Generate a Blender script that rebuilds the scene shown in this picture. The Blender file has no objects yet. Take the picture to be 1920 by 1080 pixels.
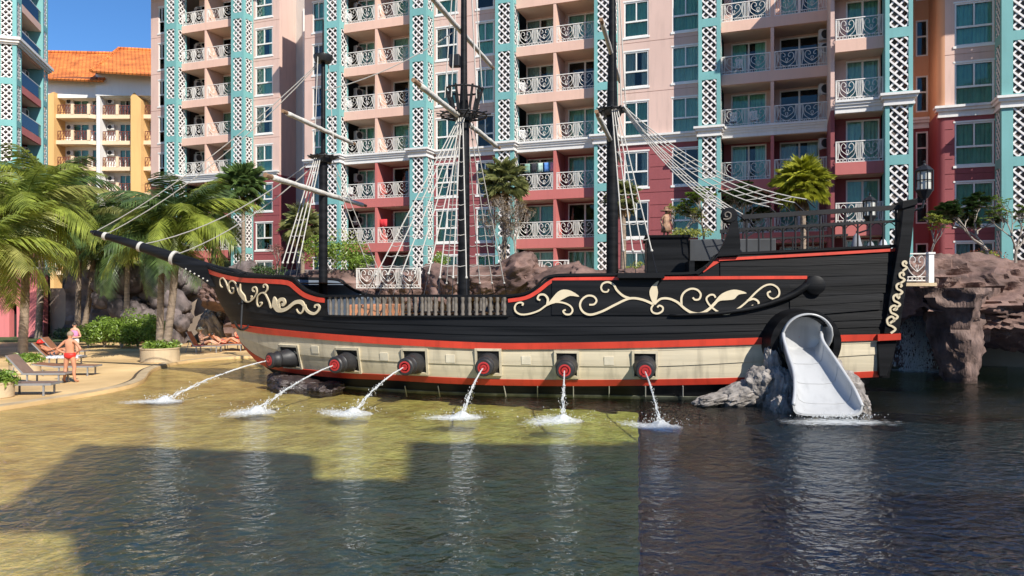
import bpy, bmesh, math, random
from mathutils import Vector, Matrix, noise
R = math.radians
random.seed(7)
scene = bpy.context.scene
COL = scene.collection

# ------------------------------------------------------------------ camera
F, HOR, CAMH = 1400.0, 550.0, 3.1          # focal length in photo pixels, horizon row, eye height
cam = bpy.data.cameras.new('camera'); camo = bpy.data.objects.new('camera', cam); COL.objects.link(camo)
camo.location = (0, 0, CAMH); camo.rotation_euler = (R(90), 0, 0)
cam.sensor_width = 36; cam.lens = 36 * F / 1920; cam.shift_y = (HOR - 540) / 1920
cam.clip_start = .1; cam.clip_end = 3000
scene.camera = camo

# ------------------------------------------------------------------ world, sun, exposure
SUN_EL, SUN_AZ = R(40), R(34)            # azimuth measured from straight behind the camera to the right
SD = Vector((math.sin(SUN_AZ) * math.cos(SUN_EL), -math.cos(SUN_AZ) * math.cos(SUN_EL), math.sin(SUN_EL)))
w = bpy.data.worlds.new('World'); scene.world = w; w.use_nodes = True
nt = w.node_tree; bg = nt.nodes['Background']
sky = nt.nodes.new('ShaderNodeTexSky'); sky.sky_type = 'NISHITA'; sky.sun_disc = False
sky.sun_elevation = SUN_EL; sky.sun_rotation = math.atan2(SD.x, SD.y)
sky.altitude = 1000; sky.air_density = 1.0; sky.dust_density = 0; sky.ozone_density = 7.0
hs = nt.nodes.new('ShaderNodeHueSaturation'); hs.inputs['Saturation'].default_value = 1.14; nt.links.new(sky.outputs[0], hs.inputs['Color']); tn = nt.nodes.new('ShaderNodeMixRGB'); tn.blend_type = 'MULTIPLY'; tn.inputs[0].default_value = 1; tn.inputs[2].default_value = (.76, .66, .64, 1); nt.links.new(hs.outputs[0], tn.inputs[1]); nt.links.new(tn.outputs[0], bg.inputs[0]); bg.inputs[1].default_value = .15
sl = bpy.data.lights.new('sun', 'SUN'); sl.energy = 4.2; sl.angle = R(.53); sl.color = (1, .94, .84)
so = bpy.data.objects.new('sun', sl); COL.objects.link(so); so.rotation_euler = SD.to_track_quat('Z', 'Y').to_euler()
so.location = (10, -30, 40)
vs = scene.view_settings; vs.view_transform = 'Standard'; vs.look = 'None'; vs.gamma = 1; vs.exposure = .72
cy = scene.cycles; cy.max_bounces = 5; cy.diffuse_bounces = 3; cy.glossy_bounces = 3; cy.transmission_bounces = 4; cy.transparent_max_bounces = 10
cy.use_denoising = True; cy.caustics_reflective = False; cy.caustics_refractive = False

# ------------------------------------------------------------------ helpers
def k_of(px): return (px - 960) / F
def at(px, py, Y):                          # photo pixel at a chosen distance -> world point
    return Vector((k_of(px) * Y, Y, CAMH + (HOR - py) / F * Y))
def ground(px, py, z=0.0):                  # photo pixel on a level surface -> world point
    Y = F * (CAMH - z) / (py - HOR); return Vector((k_of(px) * Y, Y, z))

def tag(o, label=None, cat=None, group=None, kind=None):
    if label: o['label'] = label
    if cat: o['category'] = cat
    if group: o['group'] = group
    if kind: o['kind'] = kind
    return o
def empty(name, loc=(0, 0, 0), rz=0, parent=None):
    o = bpy.data.objects.new(name, None); COL.objects.link(o); o.location = loc; o.rotation_euler = (0, 0, rz)
    o.empty_display_size = .2
    if parent: o.parent = parent
    return o
def thing(name, label, cat, loc=(0, 0, 0), rz=0, group=None):
    return tag(empty(name, loc, rz), label, cat, group)
def inst(name, me, parent=None, loc=(0, 0, 0), rot=(0, 0, 0), sc=(1, 1, 1)):
    o = bpy.data.objects.new(name, me); COL.objects.link(o); o.location = loc; o.rotation_euler = rot
    o.scale = sc if hasattr(sc, '__len__') else (sc, sc, sc)
    if parent: o.parent = parent
    return o
def copy_tree(o, parent=None):
    c = o.copy(); COL.objects.link(c); c.parent = parent
    for ch in list(o.children): copy_tree(ch, c)
    return c

class MB:
    def __init__(s): s.v = []; s.f = []
    def add(s, vs, fs):
        n = len(s.v); s.v += [tuple(v) for v in vs]; s.f += [tuple(i + n for i in f) for f in fs]; return s
    def box(s, x0, x1, y0, y1, z0, z1):
        return s.add([(x0, y0, z0), (x1, y0, z0), (x1, y1, z0), (x0, y1, z0), (x0, y0, z1), (x1, y0, z1), (x1, y1, z1), (x0, y1, z1)],
                     [(0, 3, 2, 1), (4, 5, 6, 7), (0, 1, 5, 4), (1, 2, 6, 5), (2, 3, 7, 6), (3, 0, 4, 7)])
    def hexa(s, p):                          # 8 points ordered like box
        return s.add(p, [(0, 3, 2, 1), (4, 5, 6, 7), (0, 1, 5, 4), (1, 2, 6, 5), (2, 3, 7, 6), (3, 0, 4, 7)])
    def bar(s, a, b, wx, wy, up=(0, 0, 1)):  # rectangular bar from a to b
        a = Vector(a); b = Vector(b); d = (b - a).normalized(); u = Vector(up)
        x = d.cross(u)
        if x.length < 1e-4: x = d.cross(Vector((1, 0, 0)))
        x.normalize(); y = x.cross(d)
        q = []
        for p in (a, b):
            for sx, sy in ((-1, -1), (1, -1), (1, 1), (-1, 1)): q.append(p + x * sx * wx / 2 + y * sy * wy / 2)
        return s.add(q, [(0, 1, 2, 3), (7, 6, 5, 4), (0, 4, 5, 1), (1, 5, 6, 2), (2, 6, 7, 3), (3, 7, 4, 0)])
    def tube(s, pts, r, n=6, cap=True, flat=1.0):
        pts = [Vector(p) for p in pts]; m = len(pts)
        if m < 2: return s
        rr = r if hasattr(r, '__len__') else [r] * m
        t0 = (pts[1] - pts[0]).normalized(); up = Vector((0, 0, 1)) if abs(t0.z) < .9 else Vector((1, 0, 0))
        nx = t0.cross(up).normalized(); base = len(s.v)
        for i in range(m):
            t = (pts[min(i + 1, m - 1)] - pts[max(i - 1, 0)])
            t = t.normalized() if t.length > 1e-9 else t0
            nx = (nx - t * nx.dot(t)); nx = nx.normalized() if nx.length > 1e-6 else t.orthogonal().normalized()
            ny = t.cross(nx)
            for j in range(n):
                a = 2 * math.pi * j / n
                s.v.append(tuple(pts[i] + nx * math.cos(a) * rr[i] + ny * math.sin(a) * rr[i] * flat))
        for i in range(m - 1):
            for j in range(n):
                a = base + i * n + j; b = base + i * n + (j + 1) % n
                s.f.append((a, b, b + n, a + n))
        if cap:
            s.f.append(tuple(base + j for j in reversed(range(n)))); s.f.append(tuple(base + (m - 1) * n + j for j in range(n)))
        return s
    def lathe(s, prof, n=16, M=None, cap=True):   # prof: (r, h) along local z
        base = len(s.v); M = M or Matrix()
        for r, h in prof:
            for j in range(n):
                a = 2 * math.pi * j / n; s.v.append(tuple(M @ Vector((r * math.cos(a), r * math.sin(a), h))))
        for i in range(len(prof) - 1):
            for j in range(n):
                a = base + i * n + j; b = base + i * n + (j + 1) % n; s.f.append((a, b, b + n, a + n))
        if cap:
            s.f.append(tuple(base + j for j in reversed(range(n)))); s.f.append(tuple(base + (len(prof) - 1) * n + j for j in range(n)))
        return s
    def loft(s, rings, closed=False, cap=False):
        base = len(s.v); n = len(rings[0])
        for r in rings: s.v += [tuple(p) for p in r]
        for i in range(len(rings) - 1):
            for j in range(n if closed else n - 1):
                a = base + i * n + j; b = base + i * n + (j + 1) % n; s.f.append((a, b, b + n, a + n))
        if cap:
            s.f.append(tuple(base + j for j in reversed(range(n)))); s.f.append(tuple(base + (len(rings) - 1) * n + j for j in range(n)))
        return s
    def prism(s, poly, fn0, fn1):            # poly 2D -> two caps through fn0/fn1 and side walls
        n = len(poly); base = len(s.v)
        s.v += [tuple(fn0(*p)) for p in poly] + [tuple(fn1(*p)) for p in poly]
        s.f.append(tuple(base + i for i in range(n))); s.f.append(tuple(base + n + i for i in reversed(range(n))))
        for i in range(n):
            j = (i + 1) % n; s.f.append((base + j, base + i, base + n + i, base + n + j))
        return s
    def sphere(s, c, r, nu=10, nv=6, sc=(1, 1, 1)):
        c = Vector(c); base = len(s.v)
        for i in range(nv + 1):
            th = math.pi * i / nv
            for j in range(nu):
                a = 2 * math.pi * j / nu
                s.v.append((c.x + r * sc[0] * math.sin(th) * math.cos(a), c.y + r * sc[1] * math.sin(th) * math.sin(a), c.z + r * sc[2] * math.cos(th)))
        for i in range(nv):
            for j in range(nu):
                a = base + i * nu + j; b = base + i * nu + (j + 1) % nu; s.f.append((a, a + nu, b + nu, b))
        return s
    def mesh(s, name, mat, smooth=False, fix=True, merge=0):
        me = bpy.data.meshes.new(name); me.from_pydata(s.v, [], s.f)
        if merge or fix:
            bm = bmesh.new(); bm.from_mesh(me)
            if merge: bmesh.ops.remove_doubles(bm, verts=bm.verts, dist=merge)
            if fix: bmesh.ops.recalc_face_normals(bm, faces=bm.faces)
            bm.to_mesh(me); bm.free()
        if smooth:
            for p in me.polygons: p.use_smooth = True
            if smooth == 'auto':
                me.set_sharp_from_angle(angle=R(38))
        me.materials.append(mat); me.update(); return me
    def build(s, name, mat, parent=None, smooth=False, bevel=0, loc=(0, 0, 0), rot=(0, 0, 0), fix=True, merge=0):
        o = inst(name, s.mesh(name, mat, smooth, fix, merge), parent, loc, rot)
        if bevel:
            m = o.modifiers.new('bevel', 'BEVEL'); m.width = bevel; m.segments = 2; m.limit_method = 'ANGLE'
        return o

def cr(pts, n=6, closed=False):              # Catmull-Rom through points
    pts = [Vector(p) for p in pts]; m = len(pts); out = []
    rng = range(m if closed else m - 1)
    for i in rng:
        if closed: p0, p1, p2, p3 = pts[i - 1], pts[i], pts[(i + 1) % m], pts[(i + 2) % m]
        else: p0, p1, p2, p3 = pts[max(i - 1, 0)], pts[i], pts[i + 1], pts[min(i + 2, m - 1)]
        for j in range(n):
            t = j / n
            out.append(.5 * ((2 * p1) + (p2 - p0) * t + (2 * p0 - 5 * p1 + 4 * p2 - p3) * t * t + (3 * p1 - p0 - 3 * p2 + p3) * t ** 3))
    if not closed: out.append(pts[-1])
    return out
def lerp_tab(tab, x):
    if x <= tab[0][0]: return tab[0][1]
    for (a, b), (c, d) in zip(tab, tab[1:]):
        if x <= c: return b + (d - b) * (x - a) / (c - a) if c > a else d
    return tab[-1][1]
def smooth_tab(tab, x):                      # monotone-ish cubic through a table
    xs = [t[0] for t in tab]
    if x <= xs[0]: return tab[0][1]
    if x >= xs[-1]: return tab[-1][1]
    for i in range(len(tab) - 1):
        if x <= xs[i + 1]:
            h = xs[i + 1] - xs[i]; t = (x - xs[i]) / h
            def sl(j):
                if j == 0: return (tab[1][1] - tab[0][1]) / (xs[1] - xs[0])
                if j == len(tab) - 1: return (tab[-1][1] - tab[-2][1]) / (xs[-1] - xs[-2])
                return (tab[j + 1][1] - tab[j - 1][1]) / (xs[j + 1] - xs[j - 1])
            m0, m1 = sl(i) * h, sl(i + 1) * h; a, b = tab[i][1], tab[i + 1][1]
            return (2 * t ** 3 - 3 * t * t + 1) * a + (t ** 3 - 2 * t * t + t) * m0 + (-2 * t ** 3 + 3 * t * t) * b + (t ** 3 - t * t) * m1

# ------------------------------------------------------------------ materials
MATS = {}
def mat(name, col, rough=.6, var=.12, scale=1.5, bump=0, bscale=20, metal=0, spec=.5, dirt=0, trans=0, stretch=None, coords='Object', col2=None):
    if name in MATS: return MATS[name]
    m = bpy.data.materials.new(name); m.use_nodes = True; nt = m.node_tree; N = nt.nodes; L = nt.links
    b = N['Principled BSDF']; b.inputs['Roughness'].default_value = rough; b.inputs['Metallic'].default_value = metal
    b.inputs['Specular IOR Level'].default_value = spec
    tc = N.new('ShaderNodeTexCoord'); src = tc.outputs[coords]
    if coords == 'World':
        pass
    if stretch:
        mp = N.new('ShaderNodeMapping'); mp.inputs['Scale'].default_value = stretch; L.new(src, mp.inputs[0]); src = mp.outputs[0]
    nz = N.new('ShaderNodeTexNoise'); nz.inputs['Scale'].default_value = scale; nz.inputs['Detail'].default_value = 5; L.new(src, nz.inputs['Vector'])
    rp = N.new('ShaderNodeValToRGB')
    c = Vector(col[:3]); c2 = Vector(col2) if col2 else c
    rp.color_ramp.elements[0].position = .3; rp.color_ramp.elements[1].position = .7
    rp.color_ramp.elements[0].color = (*(c * (1 - var)), 1); rp.color_ramp.elements[1].color = (*[min(1, x * (1 + var)) for x in c2], 1)
    L.new(nz.outputs['Fac'], rp.inputs['Fac']); out = rp.outputs['Color']
    if dirt:
        nz2 = N.new('ShaderNodeTexNoise'); nz2.inputs['Scale'].default_value = 3; nz2.inputs['Detail'].default_value = 6
        mp = N.new('ShaderNodeMapping'); mp.inputs['Scale'].default_value = (1.5, 1.5, .18); L.new(tc.outputs[coords], mp.inputs[0]); L.new(mp.outputs[0], nz2.inputs['Vector'])
        r2 = N.new('ShaderNodeValToRGB'); r2.color_ramp.elements[0].position = .5; r2.color_ramp.elements[1].position = .75
        r2.color_ramp.elements[0].color = (0, 0, 0, 1); r2.color_ramp.elements[1].color = (dirt, dirt, dirt, 1); L.new(nz2.outputs['Fac'], r2.inputs['Fac'])
        mx = N.new('ShaderNodeMixRGB'); mx.blend_type = 'MIX'; mx.inputs[2].default_value = (*(c * .45), 1)
        L.new(r2.outputs['Color'], mx.inputs[0]); L.new(out, mx.inputs[1]); out = mx.outputs[0]
    L.new(out, b.inputs['Base Color'])
    if bump:
        n3 = N.new('ShaderNodeTexNoise'); n3.inputs['Scale'].default_value = bscale; n3.inputs['Detail'].default_value = 6; L.new(src, n3.inputs['Vector'])
        bp = N.new('ShaderNodeBump'); bp.inputs['Strength'].default_value = bump; bp.inputs['Distance'].default_value = .05
        L.new(n3.outputs['Fac'], bp.inputs['Height']); L.new(bp.outputs[0], b.inputs['Normal'])
    if trans:
        t = N.new('ShaderNodeBsdfTranslucent'); L.new(out, t.inputs['Color']); ms = N.new('ShaderNodeMixShader'); ms.inputs[0].default_value = trans
        L.new(b.outputs[0], ms.inputs[1]); L.new(t.outputs[0], ms.inputs[2]); L.new(ms.outputs[0], N['Material Output'].inputs['Surface'])
    MATS[name] = m; return m
def glass_mat(name, tint, rough=.02, ior=1.5):
    if name in MATS: return MATS[name]
    m = bpy.data.materials.new(name); m.use_nodes = True; nt = m.node_tree; N = nt.nodes; L = nt.links
    N.remove(N['Principled BSDF'])
    tr = N.new('ShaderNodeBsdfTransparent'); tr.inputs[0].default_value = (*tint, 1)
    gl = N.new('ShaderNodeBsdfGlossy'); gl.inputs['Roughness'].default_value = rough
    fr = N.new('ShaderNodeFresnel'); fr.inputs['IOR'].default_value = ior
    tc = N.new('ShaderNodeTexCoord'); nz = N.new('ShaderNodeTexNoise'); nz.inputs['Scale'].default_value = .9; L.new(tc.outputs['Object'], nz.inputs['Vector'])
    bp = N.new('ShaderNodeBump'); bp.inputs['Strength'].default_value = .12; bp.inputs['Distance'].default_value = .05; L.new(nz.outputs['Fac'], bp.inputs['Height']); L.new(bp.outputs[0], gl.inputs['Normal'])
    ms = N.new('ShaderNodeMixShader'); L.new(fr.outputs[0], ms.inputs[0]); L.new(tr.outputs[0], ms.inputs[1]); L.new(gl.outputs[0], ms.inputs[2])
    L.new(ms.outputs[0], N['Material Output'].inputs['Surface']); MATS[name] = m; return m
def leaf_mat(name, col, var=.35, scale=2.0, trans=.3, rough=.5, col2=None):
    return mat(name, col, rough=rough, var=var, scale=scale, trans=trans, col2=col2)
WHITE = mat('white_paint', (.76, .75, .73), .5, .05, 2, dirt=.12)
BLACKP = mat('black_paint', (.013, .014, .017), .38, .3, 1.2, bump=.15, bscale=9, stretch=(.4, 1, 3))
# ------------------------------------------------------------------ ground, pool, water
SHORE = [(-60, -30), (-30, -20), (-23, 0), (-19.5, 8), (-16.5, 14), (-14.2, 18), (-13.1, 21), (-12.5, 23.7), (-12.75, 25.8), (-13.7, 28.2), (-14.3, 30), (-14.6, 32.2), (-14.2, 33.9), (-13.1, 35.3), (-10, 37), (-4, 38.5)]
shore_s = [(p.x, p.y) for p in cr([(a, b, 0) for a, b in SHORE], 5)]
def shore_x(Y):                               # x of the shoreline at a given distance
    return lerp_tab([(b, a) for a, b in shore_s], Y)
DECK = mat('deck_sandstone', (.56, .37, .165), .75, .22, .35, bump=.25, bscale=60, dirt=0, col2=(.67, .47, .23))
GRASS = mat('lawn', (.05, .09, .025), .9, .4, 3, bump=.4, bscale=60)
EARTH = mat('earth', (.16, .13, .09), .9, .3, .6)
g = MB().box(-900, 900, -60, 1500, -4.4, -4.0); tag(g.build('ground', EARTH), kind='structure')
# deck: a solid slab whose edge follows the shoreline
poly = shore_s + [(-4, 60), (-90, 60), (-90, -30)]
d = MB(); n = len(poly)
d.v = [(x, y, .1) for x, y in poly] + [(x, y, -3.9) for x, y in poly]
d.f = [tuple(range(n))] + [(j, i, n + i, n + j) for i in range(n) for j in [(i + 1) % n]]
deck = tag(d.build('pool_deck', DECK), kind='structure')
# dark joint and coping that run just inside the edge
def offset_line(pts, off):
    out = []
    for i, (x, y) in enumerate(pts):
        a = Vector(pts[max(i - 1, 0)]); b = Vector(pts[min(i + 1, len(pts) - 1)]); t = (b - a).normalized(); nn = Vector((-t.y, t.x))
        out.append((x + nn.x * off, y + nn.y * off))
    return out
KERB = mat('coping_stone', (.46, .35, .21), .7, .2, 2, bump=.2, bscale=40)
JOINT = mat('wet_joint', (.10, .07, .045), .5, .3, 2)
for nm, o0, o1, z0, z1, m in (('coping', .02, .34, .1, .125, KERB), ('edge_joint', .36, .46, .1, .104, JOINT)):
    a = offset_line(shore_s, o0); b = offset_line(shore_s, o1); mb = MB()
    rings = [[(p[0], p[1], z0), (p[0], p[1], z1), (q[0], q[1], z1), (q[0], q[1], z0)] for p, q in zip(a, b)]
    mb.loft(rings, closed=True, cap=True); mb.build(nm, m, deck)
# submerged beach that meets the shoreline, then the deep basin to the right
def deep_edge(Y): return .168 * max(Y, 0) + .02
SANDY = mat('pool_pebbles', (.70, .43, .115), .8, .25, 1.6, bump=.35, bscale=45, col2=(.74, .54, .17))
# green tint of light through deeper water, painted into the pebble colour farther in
_n = SANDY.node_tree.nodes; _l = SANDY.node_tree.links; _g = _n.new('ShaderNodeNewGeometry'); _s = _n.new('ShaderNodeSeparateXYZ'); _l.new(_g.outputs['Position'], _s.inputs[0])
_m = _n.new('ShaderNodeMapRange'); _m.inputs[1].default_value = -9.5; _m.inputs[2].default_value = 2.5; _l.new(_s.outputs['X'], _m.inputs[0])
_x = _n.new('ShaderNodeMixRGB'); _x.blend_type = 'MULTIPLY'; _x.inputs[2].default_value = (.80, 1.15, .95, 1); _l.new(_m.outputs[0], _x.inputs[0])
_b = _n['Principled BSDF'].inputs['Base Color']; _l.new(_b.links[0].from_socket, _x.inputs[1]); _l.new(_x.outputs[0], _b)
def pf(X, Y):
    dx = X - shore_x(Y)
    z = -.015 - .022 * max(dx, -1) if dx < 2 else -.059 - .030 * (dx - 2)
    return max(z, -.50)
def floor_ripple(x, y): return .040 * noise.noise((x * 1.5, y * 1.1, 0)) + .03 * noise.noise((x * 3.6, y * 2.7, 5)) + .008 * noise.noise((x * 8, y * 6, 9))
fl = MB(); rows = []; step_rows = []
for i in range(331):
    Y = -9 + 51 * i / 330; x0 = shore_x(Y) - .5; x1 = deep_edge(Y) + .05 * noise.noise((Y * 2.3, 3, 1)) + .03 * noise.noise((Y * 7, 1, 1)); row = []
    for j in range(131):
        x = x0 + (x1 - x0) * j / 130; dpt = pf(x, Y); row.append((x, Y, dpt + floor_ripple(x, Y) * min(1, max(0, (x - x0 - .4) / 3))))
    rows.append(row); step_rows.append([row[-1], (x1 + .012, Y, row[-1][2] - .01), (x1 + .02, Y, -2.3)])
fl.loft(rows); tag(fl.build('shallow_pool_floor', SANDY, smooth=True), kind='structure')
TILE = mat('dark_pool_tile', (.016, .040, .15), .4, .3, 2)
tag(MB().loft(step_rows).build('pool_step', TILE), kind='structure')
dp = MB().add([(-6, -9, -2.2), (80, -9, -2.2), (80, 50, -2.2), (-6, 50, -2.2)], [(0, 1, 2, 3)]); tag(dp.build('deep_pool_floor', TILE), kind='structure')
# the water body
wm = bpy.data.materials.new('pool_water'); wm.use_nodes = True; N = wm.node_tree.nodes; L = wm.node_tree.links; N.remove(N['Principled BSDF'])
tr = N.new('ShaderNodeBsdfTransparent'); gl = N.new('ShaderNodeBsdfGlossy'); gl.inputs['Roughness'].default_value = .04
fr = N.new('ShaderNodeFresnel'); fr.inputs['IOR'].default_value = 1.33; ms = N.new('ShaderNodeMixShader')
tc = N.new('ShaderNodeTexCoord'); prev = None
for sc_, amp, st, det in ((.8, .05, (1, 1.1, 1), 2), (3.2, .11, (1, 1.25, 1), 3), (8, .04, (1, 1.2, 1), 3)):
    mp = N.new('ShaderNodeMapping'); mp.inputs['Scale'].default_value = st; mp.inputs['Rotation'].default_value = (0, 0, sc_ * .7); L.new(tc.outputs['Object'], mp.inputs[0])
    nz = N.new('ShaderNodeTexNoise'); nz.inputs['Scale'].default_value = sc_; nz.inputs['Detail'].default_value = det; nz.inputs['Distortion'].default_value = .6; L.new(mp.outputs[0], nz.inputs['Vector'])
    mk = N.new('ShaderNodeTexNoise'); mk.inputs['Scale'].default_value = .22; mk.inputs['Detail'].default_value = 2; L.new(tc.outputs['Object'], mk.inputs['Vector'])
    mr = N.new('ShaderNodeMapRange'); mr.inputs[1].default_value = .35; mr.inputs[2].default_value = .65; mr.inputs[3].default_value = .45; mr.inputs[4].default_value = 1.35; L.new(mk.outputs['Fac'], mr.inputs[0])
    mm_ = N.new('ShaderNodeMath'); mm_.operation = 'MULTIPLY'; L.new(nz.outputs['Fac'], mm_.inputs[0]); L.new(mr.outputs[0], mm_.inputs[1])
    bp = N.new('ShaderNodeBump'); bp.inputs['Strength'].default_value = 1.0; bp.inputs['Distance'].default_value = amp; L.new(mm_.outputs[0], bp.inputs['Height'])
    if prev: L.new(prev.outputs[0], bp.inputs['Normal'])
    prev = bp
L.new(prev.outputs[0], gl.inputs['Normal']); L.new(prev.outputs[0], fr.inputs['Normal'])
wk = N.new('ShaderNodeMath'); wk.operation = 'MULTIPLY_ADD'; wk.inputs[1].default_value = .45; wk.inputs[2].default_value = .21; L.new(fr.outputs[0], wk.inputs[0]); L.new(wk.outputs[0], ms.inputs[0]); L.new(tr.outputs[0], ms.inputs[1]); L.new(gl.outputs[0], ms.inputs[2]); L.new(ms.outputs[0], N['Material Output'].inputs['Surface'])
va = N.new('ShaderNodeVolumeAbsorption'); va.inputs['Color'].default_value = (.80, .90, .64, 1); va.inputs['Density'].default_value = .20; L.new(va.outputs[0], N['Material Output'].inputs['Volume'])
wb = MB().box(-45, 79, -8.5, 49, -3.5, 0); tag(wb.build('pool_water', wm), kind='structure')
# lawn and path beyond the deck, terrace the apartments stand on
tag(MB().box(-120, -16, 46, 140, -3.9, .16).build('lawn', GRASS), kind='structure')
# ------------------------------------------------------------------ main apartment building
TH = R(-20.3); BO = Vector((-9.14, 50.2, 0)); DX = Vector((math.cos(TH), math.sin(TH), 0)); DY = Vector((-math.sin(TH), math.cos(TH), 0))
def bs(px, yl):                                # photo column -> distance along the facade on the plane y = yl
    k = k_of(px); Y = (yl + BO.dot(DY)) / (DY.x * k + DY.y); P = Vector((k * Y, Y, 0)); return (P - BO).dot(DX)
PEACH = mat('peach_render', (.64, .45, .385), .8, .06, .25, dirt=.22, bump=.04, bscale=30)
CRIMSON = mat('crimson_render', (.27, .068, .074), .75, .12, .25, dirt=.2, bump=.04, bscale=30)
CORAL = mat('coral_render', (.50, .145, .13), .75, .08, .4, dirt=.15)
PEACHS = mat('peach_slab', (.72, .47, .37), .75, .06, .4, dirt=.14)
TEAL = mat('teal_render', (.17, .40, .39), .7, .09, .35, dirt=.15, bump=.03, bscale=30)
ORANGE = mat('orange_render', (.62, .32, .18), .75, .08, .3, dirt=.1)
CREAMB = mat('balcony_cream', (.66, .50, .40), .8, .08, .4)
GREYW = mat('grey_render', (.50, .46, .42), .8, .10, .2, dirt=.25)
CORN = mat('cornice_white', (.74, .72, .69), .6, .06, .6, dirt=.2)
LAT = mat('lattice_white', (.78, .74, .71), .5, .06, 2)
DARKIN = mat('room_shade', (.018, .017, .018), .9, .3, 1)  # darkness of unlit rooms put into the colour
LATBACK = mat('lattice_shade', (.16, .13, .12), .9, .3, 1)  # dark fill standing in for the shade behind the lattices
IRON = mat('white_iron', (.74, .71, .66), .45, .08, 3)
FRAME = mat('window_frame', (.76, .75, .72), .4, .05, 2)
GLASS = glass_mat('tinted_glass', (.86, .95, .92), ior=1.45)
GLASSB = glass_mat('blue_glass', (.30, .42, .60), ior=1.6)
CURT = [mat('curtain_teal', (.40, .76, .62), .9, .12, 2, trans=.2), mat('curtain_sea', (.55, .80, .72), .9, .12, 2, trans=.2), mat('curtain_white', (.62, .62, .6), .9, .08, 2, trans=.2),
        mat('curtain_navy', (.05, .09, .24), .9, .15, 2), mat('curtain_green', (.34, .64, .50), .9, .15, 2, trans=.2)]
ACM = mat('ac_casing', (.62, .60, .56), .5, .08, 2, dirt=.3)
DARKM = mat('dark_metal', (.03, .03, .032), .5, .2, 2)

BLD = thing('apartment_building', 'long pink and crimson apartment block with teal lattice columns and white balconies behind the ship', 'building', BO, TH)

def wallgrid(mb, a0, a1, z0, z1, openings, place, th):
    xs = sorted({a0, a1, *[min(max(o[0], a0), a1) for o in openings], *[min(max(o[1], a0), a1) for o in openings]})
    zs = sorted({z0, z1, *[min(max(o[2], z0), z1) for o in openings], *[min(max(o[3], z0), z1) for o in openings]})
    for i in range(len(zs) - 1):
        run = None
        cells = []
        for j in range(len(xs) - 1):
            cx, cz = (xs[j] + xs[j + 1]) / 2, (zs[i] + zs[i + 1]) / 2
            if any(o[0] < cx < o[1] and o[2] < cz < o[3] for o in openings): run = None; continue
            if run is not None: cells[-1][1] = xs[j + 1]
            else: cells.append([xs[j], xs[j + 1]]); run = 1
        for x0, x1 in cells:
            q = [place(x0, 0, zs[i]), place(x1, 0, zs[i]), place(x1, th, zs[i]), place(x0, th, zs[i]), place(x0, 0, zs[i + 1]), place(x1, 0, zs[i + 1]), place(x1, th, zs[i + 1]), place(x0, th, zs[i + 1])]
            mb.hexa(q)

WCACHE = {}
def window_meshes(w_, h, kind):
    key = (round(w_, 2), round(h, 2), kind)
    if key in WCACHE: return WCACHE[key]
    fw = .075; fr_ = MB()
    fr_.box(0, w_, -.03, .09, h - fw, h); fr_.box(0, w_, -.03, .09, 0, fw); fr_.box(0, fw, -.028, .088, fw, h - fw); fr_.box(w_ - fw, w_, -.028, .088, fw, h - fw)
    if kind == 'window':
        tz = h * .44; fr_.box(fw, w_ - fw, -.026, .086, tz - .05, tz + .05); fr_.box(w_ / 2 - .035, w_ / 2 + .035, -.02, .07, tz + .05, h - fw)
        fr_.box(-.07, w_ + .07, -.10, .0, -.12, -.002); fr_.box(-.06, w_ + .06, -.07, .0, h + .002, h + .09)
    elif kind == 'door':
        fr_.box(w_ / 2 - .05, w_ / 2 + .05, -.02, .07, fw, h - fw)
    else:
        fr_.box(fw, w_ - fw, -.02, .07, h * .55 - .04, h * .55 + .04)
    pn = MB().box(fw, w_ - fw, .035, .045, fw, h - fw)
    cu = MB(); nseg = int(w_ * 22); ring = []
    for i in range(nseg + 1):
        x = fw + (w_ - 2 * fw) * i / nseg; y = .17 + .045 * math.sin(i * 1.45) + .02 * math.sin(i * .61 + 1)
        ring.append([(x, y, .03), (x, y + .01 * math.sin(i), h - .04)])
    cu.loft(ring)
    half = []
    for a, b in ((0, .42), (.72, 1)):
        hc = MB(); half.append(hc); rg = []
        for i in range(int(nseg * a), int(nseg * b) + 1):
            x = fw + (w_ - 2 * fw) * i / nseg; y = .17 + .05 * math.sin(i * 1.6); rg.append([(x, y, .03), (x, y, h - .04)])
        hc.loft(rg)
    hb = MB(); [hb.add(hh.v, hh.f) for hh in half]
    WCACHE[key] = (fr_.mesh('frame', FRAME), pn.mesh('pane', GLASS), [cu.mesh('curtain', c, True) for c in CURT], [hb.mesh('curtain', c, True) for c in CURT])
    return WCACHE[key]
wr = random.Random(3)
def add_window(parent, x, y, z, w_, h, kind='window', style=None, rz=0):
    f_, p_, cf, ch = window_meshes(w_, h, kind)
    nm = 'balcony_door' if kind == 'door' else 'window'
    o = inst(nm, f_, parent, (x, y, z), (0, 0, rz))
    inst('pane', p_, o)
    style = wr.random() if style is None else style
    if style < .55: inst('curtain', cf[wr.choice((0, 0, 1, 4) if kind != 'door' else (4, 0, 1))], o)
    elif style < .80: inst('curtain', ch[wr.choice((0, 2, 1))], o)
    elif style < .86: inst('curtain', cf[3], o)
    elif style < .90: inst('curtain', ch[2], o)
    return o

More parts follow.
